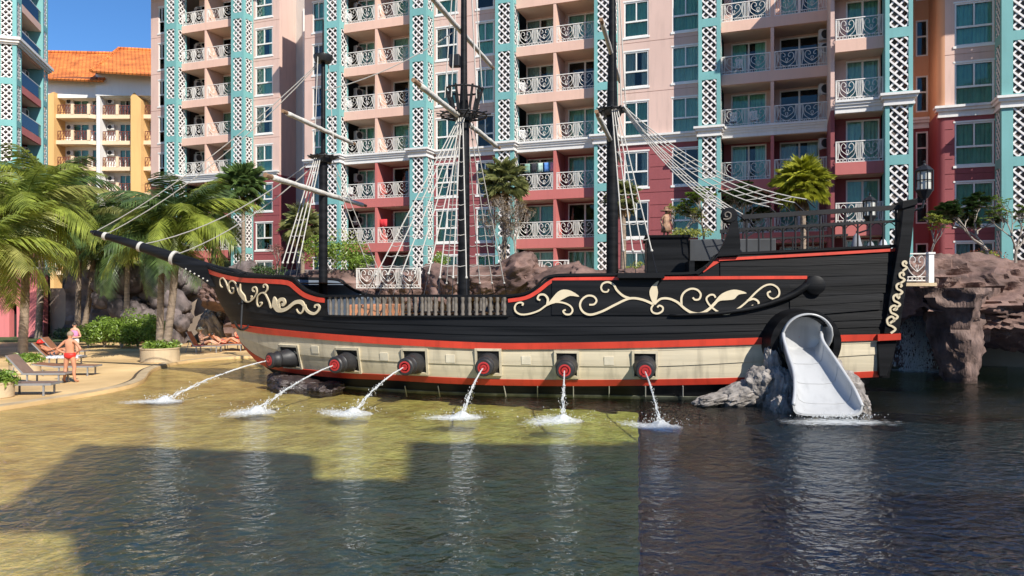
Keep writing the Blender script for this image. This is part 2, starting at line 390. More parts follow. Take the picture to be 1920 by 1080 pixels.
# ornate railing: hearts, scrolls, bars, row of small circles; one shared mesh per width
def spiral(cx, cz, r0, r1, a0, a1, n=16):
    return [(cx + (r0 + (r1 - r0) * i / n) * math.cos(a0 + (a1 - a0) * i / n), 0, cz + (r0 + (r1 - r0) * i / n) * math.sin(a0 + (a1 - a0) * i / n)) for i in range(n + 1)]
def rail_unit(mb, x0, wd, h, t=.016):
    cx = x0 + wd / 2; r = wd * .155
    for sgn in (-1, 1):
        def mx(pts): return [(cx + sgn * p[0], 0, p[2]) for p in pts]
        mb.tube(mx(cr([(0, 0, h * .34), (.10 * wd, 0, h * .42), (.25 * wd, 0, h * .58), (.27 * wd, 0, h * .78), (.17 * wd, 0, h * .89), (.07 * wd, 0, h * .80), (.08 * wd, 0, h * .68), (.15 * wd, 0, h * .69)], 4)), t, 4)
        mb.tube(mx(cr([(.06 * wd, 0, h * .5), (.02 * wd, 0, h * .60), (.05 * wd, 0, h * .52), (0, 0, h * .36)], 3)), t * .8, 4)
        mb.tube(mx(cr([(0, 0, h * .16), (.14 * wd, 0, h * .22), (.31 * wd, 0, h * .42), (.33 * wd, 0, h * .70), (.36 * wd, 0, h * .95)], 4)), t, 4)
        mb.tube(mx(cr([(.40 * wd, 0, h * .95), (.37 * wd, 0, h * .55), (.40 * wd, 0, h * .18)], 4)), t, 4)
        mb.tube(mx([(.445 * wd, 0, h * .17), (.445 * wd, 0, h * .97)]), t, 4)
        for q in (.1, .26, .40):
            mb.tube(mx(spiral(q * wd, h * .10, h * .062, h * .062, 0, 6.28, 8)), t * .8, 4, cap=False)
RC = {}
def railing_mesh(wd, h=1.05, mt=None, key=''):
    k = (round(wd, 2), key)
    if k in RC: return RC[k]
    mb = MB(); mb.box(0, wd, -.03, .03, h - .045, h); mb.box(0, wd, -.018, .018, .015, .045); mb.box(0, wd, -.014, .014, .16 * h, .16 * h + .025)
    for x in (.02, wd - .02): mb.box(x - .02, x + .02, -.02, .02, 0, h - .045)
    n = max(1, round(wd / 1.15)); u = wd / n
    for i in range(n):
        rail_unit(mb, i * u, u, h)
        if i: mb.box(i * u - .012, i * u + .012, -.012, .012, .04, h - .045)
    RC[k] = mb.mesh('railing', mt or IRON, fix=False); return RC[k]
LC = {}
def lattice_mesh(w_, h, bw=.085):
    k = (round(w_, 2), round(h, 2))
    if k in LC: return LC[k]
    mb = MB(); p = .43; hb = bw * .7071
    def clip(c, sgn):                           # line z = sgn*x + c inside the rectangle, grown by half a bar
        pts = []
        lo, hi = 0, w_
        za, zb = sgn * lo + c, sgn * hi + c
        x0, x1 = lo, hi
        if sgn > 0: x0 = max(x0, -c); x1 = min(x1, h - c)
        else: x0 = max(x0, c - h); x1 = min(x1, c)
        return (x0, x1) if x1 - x0 > .04 else None
    n = int((h + w_) / p) + 2
    p2 = (h) / max(1, round(h / p))
    for i in range(-n, 2 * n):
        for sgn in (1, -1):
            c = i * p2 + p2 / 2; q = clip(c, sgn)
            if q: mb.bar((q[0], .02 * sgn, sgn * q[0] + c), (q[1], .02 * sgn, sgn * q[1] + c), bw, .035, (0, 1, 0))
    for i in range(int(round(h / p2))):         # rounded scallops where two laths meet at the edge
        for x in (0, w_):
            mb.sphere((x, 0, i * p2 + p2 / 2), bw * .75, 6, 4, (1, .5, 1))
    LC[k] = mb.mesh('lattice_panel', LAT, fix=False); return LC[k]

FH = 3.0; Z0 = 3.5
def floors(n): return [Z0 + FH * i for i in range(n)]
def column(x0, x1, yf, yb, nfl, side=True, left=False):
    ztop = Z0 + nfl * FH; wd = x1 - x0; lw = min(.80, wd - .3); lm = (wd - lw) / 2
    op = [(x0 + lm, x0 + lm + lw, z + .12, z + FH - .34) for z in floors(nfl)]
    mb = MB(); wallgrid(mb, x0, x1, Z0 - 1.5, ztop, op, lambda a, t, z: (a, yf + t, z), .16)
    dp = yb - yf; sl = min(.74, dp - .28); s0 = yf + (dp - sl) / 2 + .06
    ops = [(s0, s0 + sl, z + .12, z + FH - .34) for z in floors(nfl)]
    wallgrid(mb, yf + .16, yb, Z0 - 1.5, ztop, ops if side else [], lambda a, t, z: (x1 - t, a, z), .16)
    wallgrid(mb, yf + .16, yb, Z0 - 1.5, ztop, ops if left else [], lambda a, t, z: (x0 + t, a, z), .16)
    c = mb.build('column', TEAL, BLD)
    MB().box(x0 + .30, x1 - .30, yf + .34, yb + .01, Z0 - 1.4, ztop - .01).build('shaft', LATBACK, c)  # solid core, coloured dark like the shade inside a hollow column
    for z in floors(nfl):
        inst('lattice_panel', lattice_mesh(lw, FH - .46), c, (x0 + lm, yf + .05, z + .12))
        if side: inst('lattice_panel', lattice_mesh(sl, FH - .46), c, (x1 - .05, s0, z + .12), (0, 0, R(90)))
        if left: inst('lattice_panel', lattice_mesh(sl, FH - .46), c, (x0 + .05, s0, z + .12), (0, 0, R(90)))
    return c
ZC = 12.5                                        # the cornice that parts crimson from peach
def banded_wall(x0, x1, y, th, nfl, openings, up=PEACH, low=CRIMSON, ztop=None, grooves=True):
    ztop = ztop or Z0 + nfl * FH
    for a, b, m in ((Z0 - 1.5, ZC - .3, low), (ZC - .3, ztop, up)):
        ops = [o for o in openings if o[3] > a and o[2] < b]; gro = []; z = Z0 - .42
        while grooves and z < b - .1:
            if z > a + .1:
                ed = sorted([(max(o[0], x0), min(o[1], x1)) for o in ops if o[2] - .16 < z < o[3] + .12 and o[0] < x1 and o[1] > x0]); xx = x0
                for e0, e1 in ed + [(x1, x1)]:
                    if e0 - xx > .25: gro.append((xx + (.09 if xx > x0 else 0), e0 - (.09 if e0 < x1 else 0), z, z + .035))
                    xx = max(xx, e1)
            z += .75 if m is CRIMSON else 3.0
        mb = MB(); wallgrid(mb, x0, x1, a, b, ops + gro, lambda p, t, z: (p, y + t, z), th)
        for g0, g1, z0_, z1_ in gro: mb.box(g0, g1, y + .03, y + th - .01, z0_, z1_)
        if mb.f: mb.build('wall', m, BLD)
    # recessed-looking storey joints as thin proud strips
    for i in range(1, nfl):
        z = Z0 + FH * i - .45
        if abs(z - ZC) > .8:
            pass
def cornice(x0, x1, yf, yb, z=ZC - .12):
    mb = MB()
    for dy, a, b in ((.10, z - .42, z - .30), (.05, z - .30, z - .12), (.20, z - .12, z + .02), (.30, z + .02, z + .14)):
        mb.box(x0 - dy * .8, x1 + dy * .8, yf - dy, yb, a, b)
    mb.build('cornice', CORN, BLD)
def window_strip(x0, x1, y, nfl, wins, h=2.12, sill=-.05):
    op = []
    for a, b in wins: op += [(a, b, z + sill, z + sill + h) for z in floors(nfl)]
    banded_wall(x0, x1, y, .14, nfl, op)
    for a, b in wins:
        for z in floors(nfl): add_window(BLD, a, y + .06, z + sill, b - a, h)
    cornice(x0 + .24, x1 - .24, y, y + .1)
ACMESH = None
def ac_unit(parent, x, y, z, rz=0):
    global ACMESH
    if ACMESH is None:
        mb = MB().box(0, .8, 0, .28, 0, .56); mb.box(.05, .12, .02, .3, -.05, .002); mb.box(.68, .75, .02, .3, -.05, .002)
        g_ = MB()
        for i in range(5): g_.tube([(.3 + (.05 + .045 * i) * math.cos(t * .52), -.012, .28 + (.05 + .045 * i) * math.sin(t * .52)) for t in range(13)], .008, 4, cap=False)
        g_.lathe([(.02, 0), (.24, .002), (.25, -.005)], 14, Matrix.Translation((.3, -.004, .28)) @ Matrix.Rotation(R(90), 4, 'X'))
        ACMESH = (mb.mesh('air_conditioner', ACM), g_.mesh('fan_grille', DARKM, fix=False))
    o = inst('air_conditioner', ACMESH[0], parent, (x, y, z), (0, 0, rz)); inst('fan_grille', ACMESH[1], o); return o
def balcony_bay(x0, x1, div, yf, depth, nfl, doors, ac='left', start=0, railparts=None, slab_x1=None, fl0=True):
    """recessed bay: slabs, dividers, back wall with sliding doors, ornate rails."""
    yb = yf + depth; dh = 2.25
    op = [(a, b, z + .04, z + .04 + dh) for a, b in doors for z in floors(nfl)]
    banded_wall(x0, x1, yb, .14, nfl, op, PEACH, CRIMSON, grooves=False)
    for side in (x0, x1):
        mb = MB()
    for i, z in enumerate(floors(nfl)):
        up = z >= ZC - .5; isc = abs(z - ZC) < .1
        if i > 0:
            sm = PEACHS if up else CORAL
            b = MB().box(x0 + .002, x1 - .002, yf, yb - .002, z - .60, z - .02).build('balcony_slab', sm if not isc else CORN, BLD)
            if isc:
                mb = MB()
                for dy, a, c in ((.06, z - .36, z - .22), (.13, z - .22, z - .10), (.20, z - .10, z + .02)): mb.box(x0, x1, yf - dy, yf - .001, a, c)
                mb.build('cornice', CORN, BLD)
            ceil = MB().box(x0 + .004, x1 - .004, yf + .2, yb - .01, z - .615, z - .601).build('ceiling', CREAMB, b)
        # dividers
        for dx in div:
            MB().box(dx - .09, dx + .09, yf + .02, yb - .003, z - .02, z + FH - .62).build('divider_wall', PEACHS if up else CORAL, BLD)
        # rails between dividers
        edges = [x0] + list(div) + [x1 if slab_x1 is None else slab_x1]
        if i > 0 or fl0:
            for a, b2 in zip(edges, edges[1:]):
                a2 = a + (.1 if a in div else .02); b3 = b2 - (.1 if b2 in div else .02)
                inst('railing', railing_mesh(b3 - a2), BLD, (a2, yf + .06, z - .02))
    for a, b in doors:
        for z in floors(nfl): add_window(BLD, a, yb + .05, z + .04, b - a, dh, 'door', style=wr.random() * 1.05)

# --- block A/C/D share the plane y=0 (slab fronts); column fronts at y=-.55, window walls at y=.55
CF, WB = -.55, .55
def xs_(*px, y=CF): return [bs(p, y) for p in px]
# columns: (front-left px, front-right px)
nA, nC, nD = 7, 7, 6
colA1 = xs_(610.5, 633.5); colA2 = xs_(769, 798); colC1 = xs_(928.5, 962); colC2 = xs_(1119, 1146); colD1 = xs_(1313, 1347)
def cw(c): m = (c[0] + c[1]) / 2; return [m - .6, m + .6]
colA1, colA2, colC1, colC2, colD1 = map(cw, (colA1, colA2, colC1, colC2, colD1))
for c, n_ in ((colA1, nA), (colA2, nA), (colC1, nC), (colC2, nC), (colD1, nD)):
    column(c[0], c[1], CF, WB, n_); cornice(c[0], c[1], CF, WB)
balcony_bay(colA1[1], colA2[0], [bs(705, 0)], 0, 1.9, nA, [(bs(671, 1.9), bs(705, 1.9) - .1), (bs(737, 1.9), colA2[0] - .15)])
balcony_bay(colC1[1], colC2[0], [bs(1040, 0)], 0, 1.9, nC, [(bs(987, 1.9), bs(1040, 1.9) - .05), (bs(1065, 1.9), colC2[0] - .1)])
xE0 = bs(1563, 0)
balcony_bay(colD1[1], xE0 + .9, [bs(1448, 0)], 0, 1.9, nD, [(bs(1371, 1.9), bs(1437, 1.9)), (bs(1462, 1.9), bs(1536, 1.9))])
# window strips
xA0 = bs(571, WB)
window_strip(xA0, colA1[0], WB, nA, [(bs(586, WB), bs(608, WB))])
window_strip(colA2[1], colC1[0], WB, nA, [(bs(817.5, WB), bs(858, WB)), (bs(893, WB), bs(926, WB))])
window_strip(colC2[1], colD1[0], WB, nD, [(bs(1170, WB), bs(1216, WB)), (bs(1260, WB), bs(1311, WB))])
# extra plain storey above the frame on the right half
mb = MB(); mb.box(colC2[1], xE0 + .9, WB, WB + 2, Z0 + nD * FH, Z0 + 7 * FH); mb.build('wall', PEACH, BLD)
# --- block L, set back 3 m
LY = 3.0; LF, LW = LY - .55, LY + .55; nL = 8
colL1 = cw(xs_(310, 329, y=LF)); colL2 = cw(xs_(435, 455, y=LF))
for c in (colL1, colL2): column(c[0], c[1], LF, LW, nL); cornice(c[0], c[1], LF, LW)
balcony_bay(colL1[1], colL2[0], [bs(385, LY)], LY, 1.9, nL, [(bs(366, LY + 1.9), bs(386, LY + 1.9)), (bs(417, LY + 1.9), colL2[0] - .15)])
xL0 = bs(283, LW); xL1 = bs(524, LW)
window_strip(xL0, colL1[0], LW, nL, [(bs(297, LW), bs(308.5, LW))])
window_strip(colL2[1], xL1, LW, nL, [(bs(479, LW), bs(511, LW))])
# its return wall and the grey stair wall in the recess
ry = LW + 5.5
for a, b, m in ((Z0 - 1.5, ZC - .3, CRIMSON), (ZC - .3, Z0 + nL * FH, PEACH)):
    MB().box(xL1 - .2, xL1 - .003, LW + .14, ry, a, b).build('wall', m, BLD)
    MB().box(xA0 + .003, xA0 + .25, WB + .14, ry, a, b).build('wall', m, BLD)
    MB().box(xL0 + .003, xL0 + .25, LW + .14, ry + 3, a, b).build('wall', m, BLD)
MB().box(xL1 - .25, xA0 + .3, LY + 2.6, LY + 2.9, Z0 - 1.5, Z0 + nL * FH).build('wall', GREYW, BLD)
MB().box(bs(568, LY + 2.5), bs(568, LY + 2.5) + .09, LY + 2.48, LY + 2.6, Z0 - 1, Z0 + nL * FH - 2).build('drain_pipe', WHITE, BLD)
# --- block E, projecting
EY = -4.1; EF, EW = EY - .55, EY + 1.9
colE = [bs(1660, EF), bs(1712, EF)]
eW = bs(1566, EY)
column(colE[0], colE[1], EF, EF + 1.3, nD, side=False, left=False); cornice(colE[0], colE[1], EF, EF + 1.3)
balcony_bay(eW, colE[0], [], EY, 1.35, nD, [(bs(1586, EY + 1.35), bs(1649, EY + 1.35))])
for a, b, m in ((Z0 - 1.5, ZC - .3, CRIMSON), (ZC - .3, Z0 + nD * FH, PEACH)):
    MB().box(eW - .18, eW + .004, EY + .55, 2.2, a, b).build('wall', m, BLD)          # left cheek of the projecting block
    MB().box(colE[1] - .45, colE[1] - .2, EF + 1.3, 3.2, a, b).build('wall', m, BLD)
# orange recess with awning windows
RY = 1.4; rx0, rx1 = colE[1] - .2, bs(1752, RY)
rw = (bs(1717, RY), bs(1740, RY))
op = [(rw[0], rw[1], z + .35, z + 2.3) for z in floors(nD)]
for a, b, m in ((Z0 - 1.5, ZC - .3, CRIMSON), (ZC - .3, Z0 + nD * FH, ORANGE)):
    mb = MB(); wallgrid(mb, rx0, rx1 + .6, a, b, [o for o in op if o[3] > a and o[2] < b], lambda p, t, z: (p, RY + t, z), .14); mb.build('wall', m, BLD)
for z in floors(nD): add_window(BLD, rw[0], RY + .05, z + .35, rw[1] - rw[0], 1.95, 'awning', style=1)
cornice(rx0, rx1, RY, RY + .1)
# block F with rounded corner
FY = -1.0; fx0 = bs(1757, FY); fx1 = bs(1872, FY)
op = [(bs(1790, FY), bs(1864, FY), z + .0, z + 2.15) for z in floors(nD)]
for a, b, m in ((Z0 - 1.5, ZC - .3, CRIMSON), (ZC - .3, Z0 + nD * FH, PEACH)):
    mb = MB(); rg = []
    for i in range(9):
        t = math.pi / 2 * i / 8; rg.append([(fx0 + .35 - .35 * math.sin(t), FY + .35 - .35 * math.cos(t), zz) for zz in (a, b)])
    rg.append([(fx0, RY + .2, zz) for zz in (a, b)]); mb.loft(rg); mb.build('wall', ORANGE if m is PEACH else m, BLD, smooth='auto')
for z in floors(nD): add_window(BLD, op[0][0], FY + .05, z, op[0][1] - op[0][0], 2.15, 'window')
banded_wall(fx0 + .35, fx1 + 1, FY, .14, nD, op)
cornice(fx0 + .1, fx1, FY, FY + .3)
colF = [bs(1878, FY - 1.25), bs(1878, FY - 1.25) + 1.75]
column(colF[0], colF[1], FY - 1.25, FY + .05, nD, side=False, left=True); cornice(colF[0], colF[1], FY - 1.25, FY)
mb = MB(); mb.box(fx1 + 1, fx1 + 9, FY, FY + .3, Z0 - 1.5, Z0 + nD * FH); mb.build('wall', PEACH, BLD)
# near-black cores painted as the shade of rooms behind every opening, roof slab
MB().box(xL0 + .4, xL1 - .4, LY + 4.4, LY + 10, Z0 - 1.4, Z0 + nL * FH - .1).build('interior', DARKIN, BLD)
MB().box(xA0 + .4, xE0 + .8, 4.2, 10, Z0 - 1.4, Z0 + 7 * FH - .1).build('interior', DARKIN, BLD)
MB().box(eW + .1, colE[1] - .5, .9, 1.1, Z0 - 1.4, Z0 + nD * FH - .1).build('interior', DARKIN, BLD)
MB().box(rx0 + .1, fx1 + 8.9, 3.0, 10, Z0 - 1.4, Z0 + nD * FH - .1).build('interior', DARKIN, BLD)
for a, b, y0, zt in ((xL0 - .1, xL1 + .1, LF - .1, Z0 + nL * FH), (xA0 - .1, xE0 + 1, CF - .1, Z0 + 7 * FH), (eW - .2, fx1 + 9, EF - .1, Z0 + nD * FH)):
    MB().box(a, b, y0, 10.2, zt, zt + .5).build('roof', CORN, BLD)
# AC units and balcony things fixed to walls
for px, ks in ((1546, (2, 3, 4, 4.3, 5)),):
    for kf in ks: ac_unit(BLD, bs(px, .2) - .2, .55, Z0 + FH * math.floor(kf) + (1.6 if kf == int(kf) else .85), R(20))
for x, y, fls in ((colA1[1] + .1, .9, range(7)), (colL1[1] + .1, LY + .9, range(8))):
    for i in fls: ac_unit(BLD, x, y + .5, Z0 + FH * i + 1.45, R(70))
# terrace in front of and below the building
TER = mat('terrace_paving', (.38, .30, .24), .8, .2, .6)
t_ = MB().box(xL0 - 3, fx1 + 14, -7, 14, -3.9, Z0 - .05); o = t_.build('terrace', TER); o.location = BO; o.rotation_euler.z = TH; tag(o, kind='structure')
# ------------------------------------------------------------------ the pirate ship (local: x along the keel, bow negative; y across, camera side negative)
SO = Vector((-1.65, 25.6, 0)); SA = -math.atan2(.148, .989); SU = Vector((math.cos(SA), math.sin(SA), 0)); SV = Vector((-math.sin(SA), math.cos(SA), 0))
SHIP = thing('pirate_ship', 'black and cream three-masted pirate ship with red stripes and scroll ornaments standing in the pool', 'ship', SO, SA)
def ship_uv(px, py, v):                         # photo pixel on the ship plane y = v -> (u, z)
    k = k_of(px); A = SO + SV * v
    u = (A.y * k - A.x) / (SU.x - SU.y * k); Y = A.y + SU.y * u
    return u, CAMH + (HOR - py) / F * Y
def ship_local(P): P = Vector(P) - SO; return Vector((P.dot(SU), P.dot(SV), P.z))
US = [(-.9, -5.4), (0, -6.55), (.43, -7.19), (.9, -7.75), (1.38, -8.15), (1.95, -8.45), (2.33, -8.70), (3.29, -9.24), (4.06, -9.55), (4.8, -9.8)]
BT = [(-.9, 2.1), (0, 2.55), (.4, 2.85), (.9, 3.02), (1.6, 3.1), (2.4, 3.1), (3, 3.05), (3.7, 3.0), (4.6, 2.9), (6, 2.8)]
def us(z): return smooth_tab(US, z)
def ue(z): return 12.45 + .146 * z
def hb(u, z):
    a, b = us(z), ue(z); t = (u - a) / (b - a)
    if t <= 0: return 0.0
    s = math.sin(math.pi / 2 * min(1, t / .44)) ** .78
    if t > .58: s *= 1 - .13 * ((t - .58) / .42) ** 2
    return smooth_tab(BT, z) * s
def hp(px, py):                                 # photo pixel on the near side of the hull -> (u, z)
    v = -2.8
    for _ in range(25):
        u, z = ship_uv(px, py, v); v = v * .5 - hb(u, z) * .5
    return u, z
def S(u, z, off=0.0, side=-1):
    e = .03; b = hb(u, z); du = (hb(u + e, z) - hb(max(u - e, us(z) + .001), z)) / (2 * e); dz = (hb(u, z + e) - hb(u, z - e)) / (2 * e)
    du = min(du, 2.5); n = Vector((-du, 1, -dz)).normalized()
    return Vector((u + n.x * off, side * (b + n.y * off), z + n.z * off))
def curve(pxs): return [hp(*p) for p in pxs]
def tabz(c, u): return smooth_tab(c, u) if c[0][0] < u < c[-1][0] else lerp_tab(c, u)

BLK = mat('hull_black', (.0035, .004, .005), .5, .35, .9, bump=.10, bscale=5, stretch=(.25, 1, 6), spec=.16, col2=(.010, .0105, .012))
CREAM = mat('hull_cream', (.58, .51, .37), .55, .14, .8, dirt=.6, bump=.1, bscale=6, stretch=(.3, 1, 6))
RED = mat('hull_red', (.54, .045, .022), .42, .2, .8, dirt=.45)
BONE = mat('ornament_cream', (.62, .53, .37), .45, .06, 3)
NAVY = mat('bulwark_inside', (.10, .13, .17), .5, .3, .5, dirt=.3)
DECKW = mat('deck_boards', (.20, .13, .08), .6, .3, 2, stretch=(.4, 6, 1))
GREYP = mat('baluster_grey', (.15, .13, .11), .6, .25, 3)
ROPE = mat('white_rope', (.47, .45, .41), .8, .12, 20)
CANVAS = mat('furled_canvas', (.58, .555, .51), .85, .14, 3, bump=.5, bscale=9)
LOG = mat('yard_wood', (.27, .16, .09), .7, .25, 4, stretch=(8, 8, 1))
IRONB = mat('black_iron', (.012, .012, .013), .45, .2, 3)
MUZ = mat('muzzle_red', (.42, .028, .028), .4, .1, 3)

c_keel = [(-12, -.8), (9.2, -.8), (10.4, -.35), (11.4, .15), (12.6, .62)]
c1 = curve([(455, 652), (480, 676), (530, 694), (630, 706), (730, 711), (855, 718), (955, 721), (1100, 722), (1300, 720), (1440, 716), (1640, 706)])
c2 = curve([(450, 638), (480, 664), (530, 684), (630, 696), (730, 701), (855, 707), (955, 710), (1100, 711), (1300, 709), (1440, 705), (1640, 695)])
c3 = curve([(447, 628), (520, 655), (565, 664), (700, 675), (850, 682), (1000, 685), (1230, 686), (1441, 676), (1640, 664)])
c4 = curve([(442, 618), (520, 633), (600, 641), (700, 648), (850, 655), (1000, 658), (1230, 657), (1441, 649), (1640, 643)])
c6 = curve([(441, 613), (480, 623), (575, 633), (680, 642), (780, 648), (880, 653), (955, 654.5), (1180, 652), (1445, 644.5), (1570, 640), (1670, 637)])
c7 = curve([(437, 606), (480, 612), (575, 622), (680, 630), (780, 636), (880, 641), (955, 643), (1180, 640), (1445, 632), (1570, 628), (1670, 626)])
c8 = curve([(430, 592), (500, 601), (600, 612), (800, 624), (955, 628), (1180, 626), (1445, 619), (1660, 612)])
c9 = curve([(420, 575), (500, 588), (600, 601), (800, 609), (955, 612), (1180, 611), (1445, 606), (1660, 598)])
c10 = curve([(400, 538), (463, 567), (518, 583), (605, 592), (800, 594), (955, 593), (1180, 592), (1270, 592), (1445, 589), (1650, 582)])
fore = curve([(388, 500), (410, 508), (450, 517), (500, 519.5), (545, 521), (560, 533), (575, 545), (597, 554), (612, 557)])
aft = curve([(950, 557), (985, 552), (1005, 540), (1030, 520), (1100, 517), (1280, 515), (1310, 509), (1330, 495), (1345, 480), (1400, 477), (1500, 472), (1600, 467), (1680, 463)])

def grid_u(u0, u1, step=.22): n = max(2, int((u1 - u0) / step)); return [u0 + (u1 - u0) * i / n for i in range(n + 1)]
def strake(cb, ct, u0, u1, m, off0=.035, off1=.008, name='hull_plank', parent=SHIP, side=-1, rows=2, step=.22, back=.06):
    """one plank: outer face lying on the hull between two curves, bottom edge proud of the plank below."""
    rings = []
    for u in grid_u(u0, u1, step):
        zb, zt = tabz(cb, u), tabz(ct, u)
        if zt - zb < .004: zt = zb + .004
        ring = []
        for r in range(rows + 1):
            z = zb + (zt - zb) * r / rows; uu = max(u, us(z) + .004); ring.append(S(uu, z, off0 + (off1 - off0) * r / rows, side))
        for z in (zt, zb):
            uu = max(u, us(z) + .004); ring.append(S(uu, z, -back, side))
        rings.append(ring)
    mb = MB().loft(rings, closed=True, cap=True)
    return mb.build(name, m, parent, smooth='auto')
# core shell (both sides, bottom, transom)
zs = [-.8 + i * (3.1 / 14) for i in range(15)]
rings = []
for i in range(61):
    t = i / 60; ring = []
    for z in zs:
        u = us(z) + (ue(z) - us(z)) * (t ** 1.3); zm = lerp_tab(c_keel, u); z = zm + (z + .8) / 3.1 * (2.3 - zm); b = max(0, hb(u, z) - .05); ring.append((u, -b, z))
    ring += [(p[0], -p[1], p[2]) for p in reversed(ring)]
    rings.append(ring)
core = MB().loft(rings, closed=True, cap=True).build('hull', BLK, SHIP)
UB = us(1.0) - 1
strake(c_keel, c1, -7.2, 12.2, BLK, .02, .0, rows=3)
strake([(-12, -.03), (14, -.03)], [(-12, .07), (14, .07)], -6.9, 10.2, mat('waterline_scum', (.10, .105, .075), .7, .5, 3), .03, .03, 'waterline_scum', rows=1)
strake(c1, c2, -8.4, 12.55, RED, .05, .05, 'red_wale')
strake(c2, c3, -8.5, 12.5, CREAM); strake(c3, c4, -8.6, 12.5, CREAM); strake(c4, c6, -8.6, 12.55, CREAM, .02, .02)
strake(c6, c7, -8.7, 12.7, RED, .07, .07, 'red_wale')
strake(c7, c8, -9, 12.7, BLK); strake(c8, c9, -9.1, 12.7, BLK); strake(c9, c10, -9.2, 12.75, BLK)
# forecastle and aft bulwarks, near and far
uF = fore[-1][0]; uA = aft[0][0]
for sd in (-1, 1):
    o = strake(c10, fore, -9.7, uF, BLK, .03, .03, 'bulwark', side=sd, rows=3, step=.12, back=.05)
    strake(c10, aft, uA, 12.9, BLK, .02, .02, 'bulwark', side=sd, rows=3, step=.14, back=.05)
# painted inside of the far forecastle bulwark
strake([(u, z + .03) for u, z in c10], [(u, z - .05) for u, z in fore], -8.8, uF - .02, NAVY, -.065, -.065, 'bulwark_lining', side=1, rows=2, step=.15, back=.08)
# aft planks between the scroll panel and the stern
zz = [[(1500, 592), (1650, 580)], [(1500, 574), (1650, 564)], [(1500, 557), (1650, 549)], [(1500, 540), (1650, 533)], [(1500, 520), (1655, 515)], [(1500, 499), (1660, 493)], [(1500, 478), (1665, 470)]]
cc = [curve(z) for z in zz]
u15 = hp(1480, 550)[0]
for i, (a, b) in enumerate(zip(cc, cc[1:])): strake(a, b, u15 if i < 3 else hp(1350, 500)[0] if i >= 4 else u15, 12.55 + .09 * i, BLK, .06, .045, back=.0)
# raised scroll panel with its rolled end
def panel(poly_px, off, name, m, parent=SHIP, th=.06, n=1):
    pts = [hp(*p) for p in poly_px]
    mb = MB().prism(pts, lambda u, z: S(u, z, off), lambda u, z: S(u, z, off - th)); return mb.build(name, m, parent)
pc = [(p.x, p.y) for p in cr([(1270, 591, 0), (1360, 586, 0), (1430, 573, 0), (1480, 555, 0), (1510, 537, 0)], 5)]
top_ = [hp(x, 524) for x in range(1510, 1040, -12)]
rings = []
for u in grid_u(hp(1035, 560)[0], hp(1512, 540)[0], .2):
    lo = max(tabz(c10, u) + .01, lerp_tab([hp(*p) for p in pc], u)); hi = max(lo + .01, tabz(curve([(1030, 526), (1510, 524)]), u))
    rings.append([S(u, lo, .055), S(u, (lo + hi) / 2, .055), S(u, hi, .055), S(u, hi, .0), S(u, lo, .0)])
scp = MB().loft(rings, closed=True, cap=True).build('scroll_panel', BLK, SHIP, smooth='auto')
c_ = [S(*hp(*p), .09) for p in [(1255, 591)] + pc + [(1522, 523)]]
MB().tube(c_, [.03 + .10 * (i / len(c_)) for i in range(len(c_))], 8).build('scroll_rim', BLK, scp, smooth=True)
uu, z_ = hp(1526, 535); p = S(uu, z_, .02)
MB().lathe([(.01, 0), (.24, 0), (.27, .03), (.27, .17), (.22, .20), (.01, .20)], 24, Matrix.Translation(p) @ Matrix.Rotation(R(90), 4, 'X')).build('scroll_boss', BLK, scp, smooth='auto')
# red lines under the caps
def line_strip(pxs, half, m, off=.05, name='red_stripe', parent=SHIP, dense=3):
    pts = [hp(*p) for p in [(q.x, q.y) for q in cr([(a, b, 0) for a, b in pxs], dense)]]
    rings = []
    for i, (u, z) in enumerate(pts):
        a = Vector(pts[max(i - 1, 0)]); b = Vector(pts[min(i + 1, len(pts) - 1)]); t = (b - a).normalized(); nn = Vector((-t.y, t.x)) * half
        rings.append([S(u - nn.x, z - nn.y, off), S(u + nn.x, z + nn.y, off), S(u + nn.x, z + nn.y, 0), S(u - nn.x, z - nn.y, 0)])
    return MB().loft(rings, closed=True, cap=True).build(name, m, parent)
line_strip([(390, 507), (412, 515), (450, 524), (500, 527), (540, 530), (556, 541), (572, 553), (595, 561), (610, 563)], .075, RED, .055)
line_strip([(953, 564), (985, 559), (1008, 547), (1035, 527), (1060, 524), (1160, 523)], .055, RED, .05)
line_strip([(1240, 522), (1300, 521.5), (1400, 521), (1512, 520.5)], .045, RED, .075)
line_strip([(1316, 508), (1332, 497), (1348, 487.5)], .065, RED, .06, dense=2); line_strip([(1347, 487.5), (1500, 479.5), (1682, 469)], .04, RED, .10)
# caps (dark rails) on the bulwarks and the channel board
def cap_rail(c, side, wd=.16, hgt=.07, name='cap_rail', u0=None, u1=None):
    rings = []
    for u, z in [(p.x, p.y) for p in cr([(a, b, 0) for a, b in c], 4)]:
        if u < us(z) + .02: u = us(z) + .02
        p = S(u, z, 0, side); rings.append([p + Vector((0, -wd / 2, 0)), p + Vector((0, wd / 2, 0)), p + Vector((0, wd / 2, hgt)), p + Vector((0, -wd / 2, hgt))])
    return MB().loft(rings, closed=True, cap=True).build(name, BLK, SHIP)
for sd in (-1, 1): cap_rail(fore, sd); cap_rail(aft, sd)
for a, b, py, py2 in ((1158, 1245, 514, 521), (690, 850, 590, 594)):
    ua, za = hp(a, py); ub, zb = hp(b, py)
    if a > 1000: MB().box(ua, ub, S(ua, za).y - .3, S(ua, za).y, za - .12, za + .02).build('channel_board', BLK, SHIP)
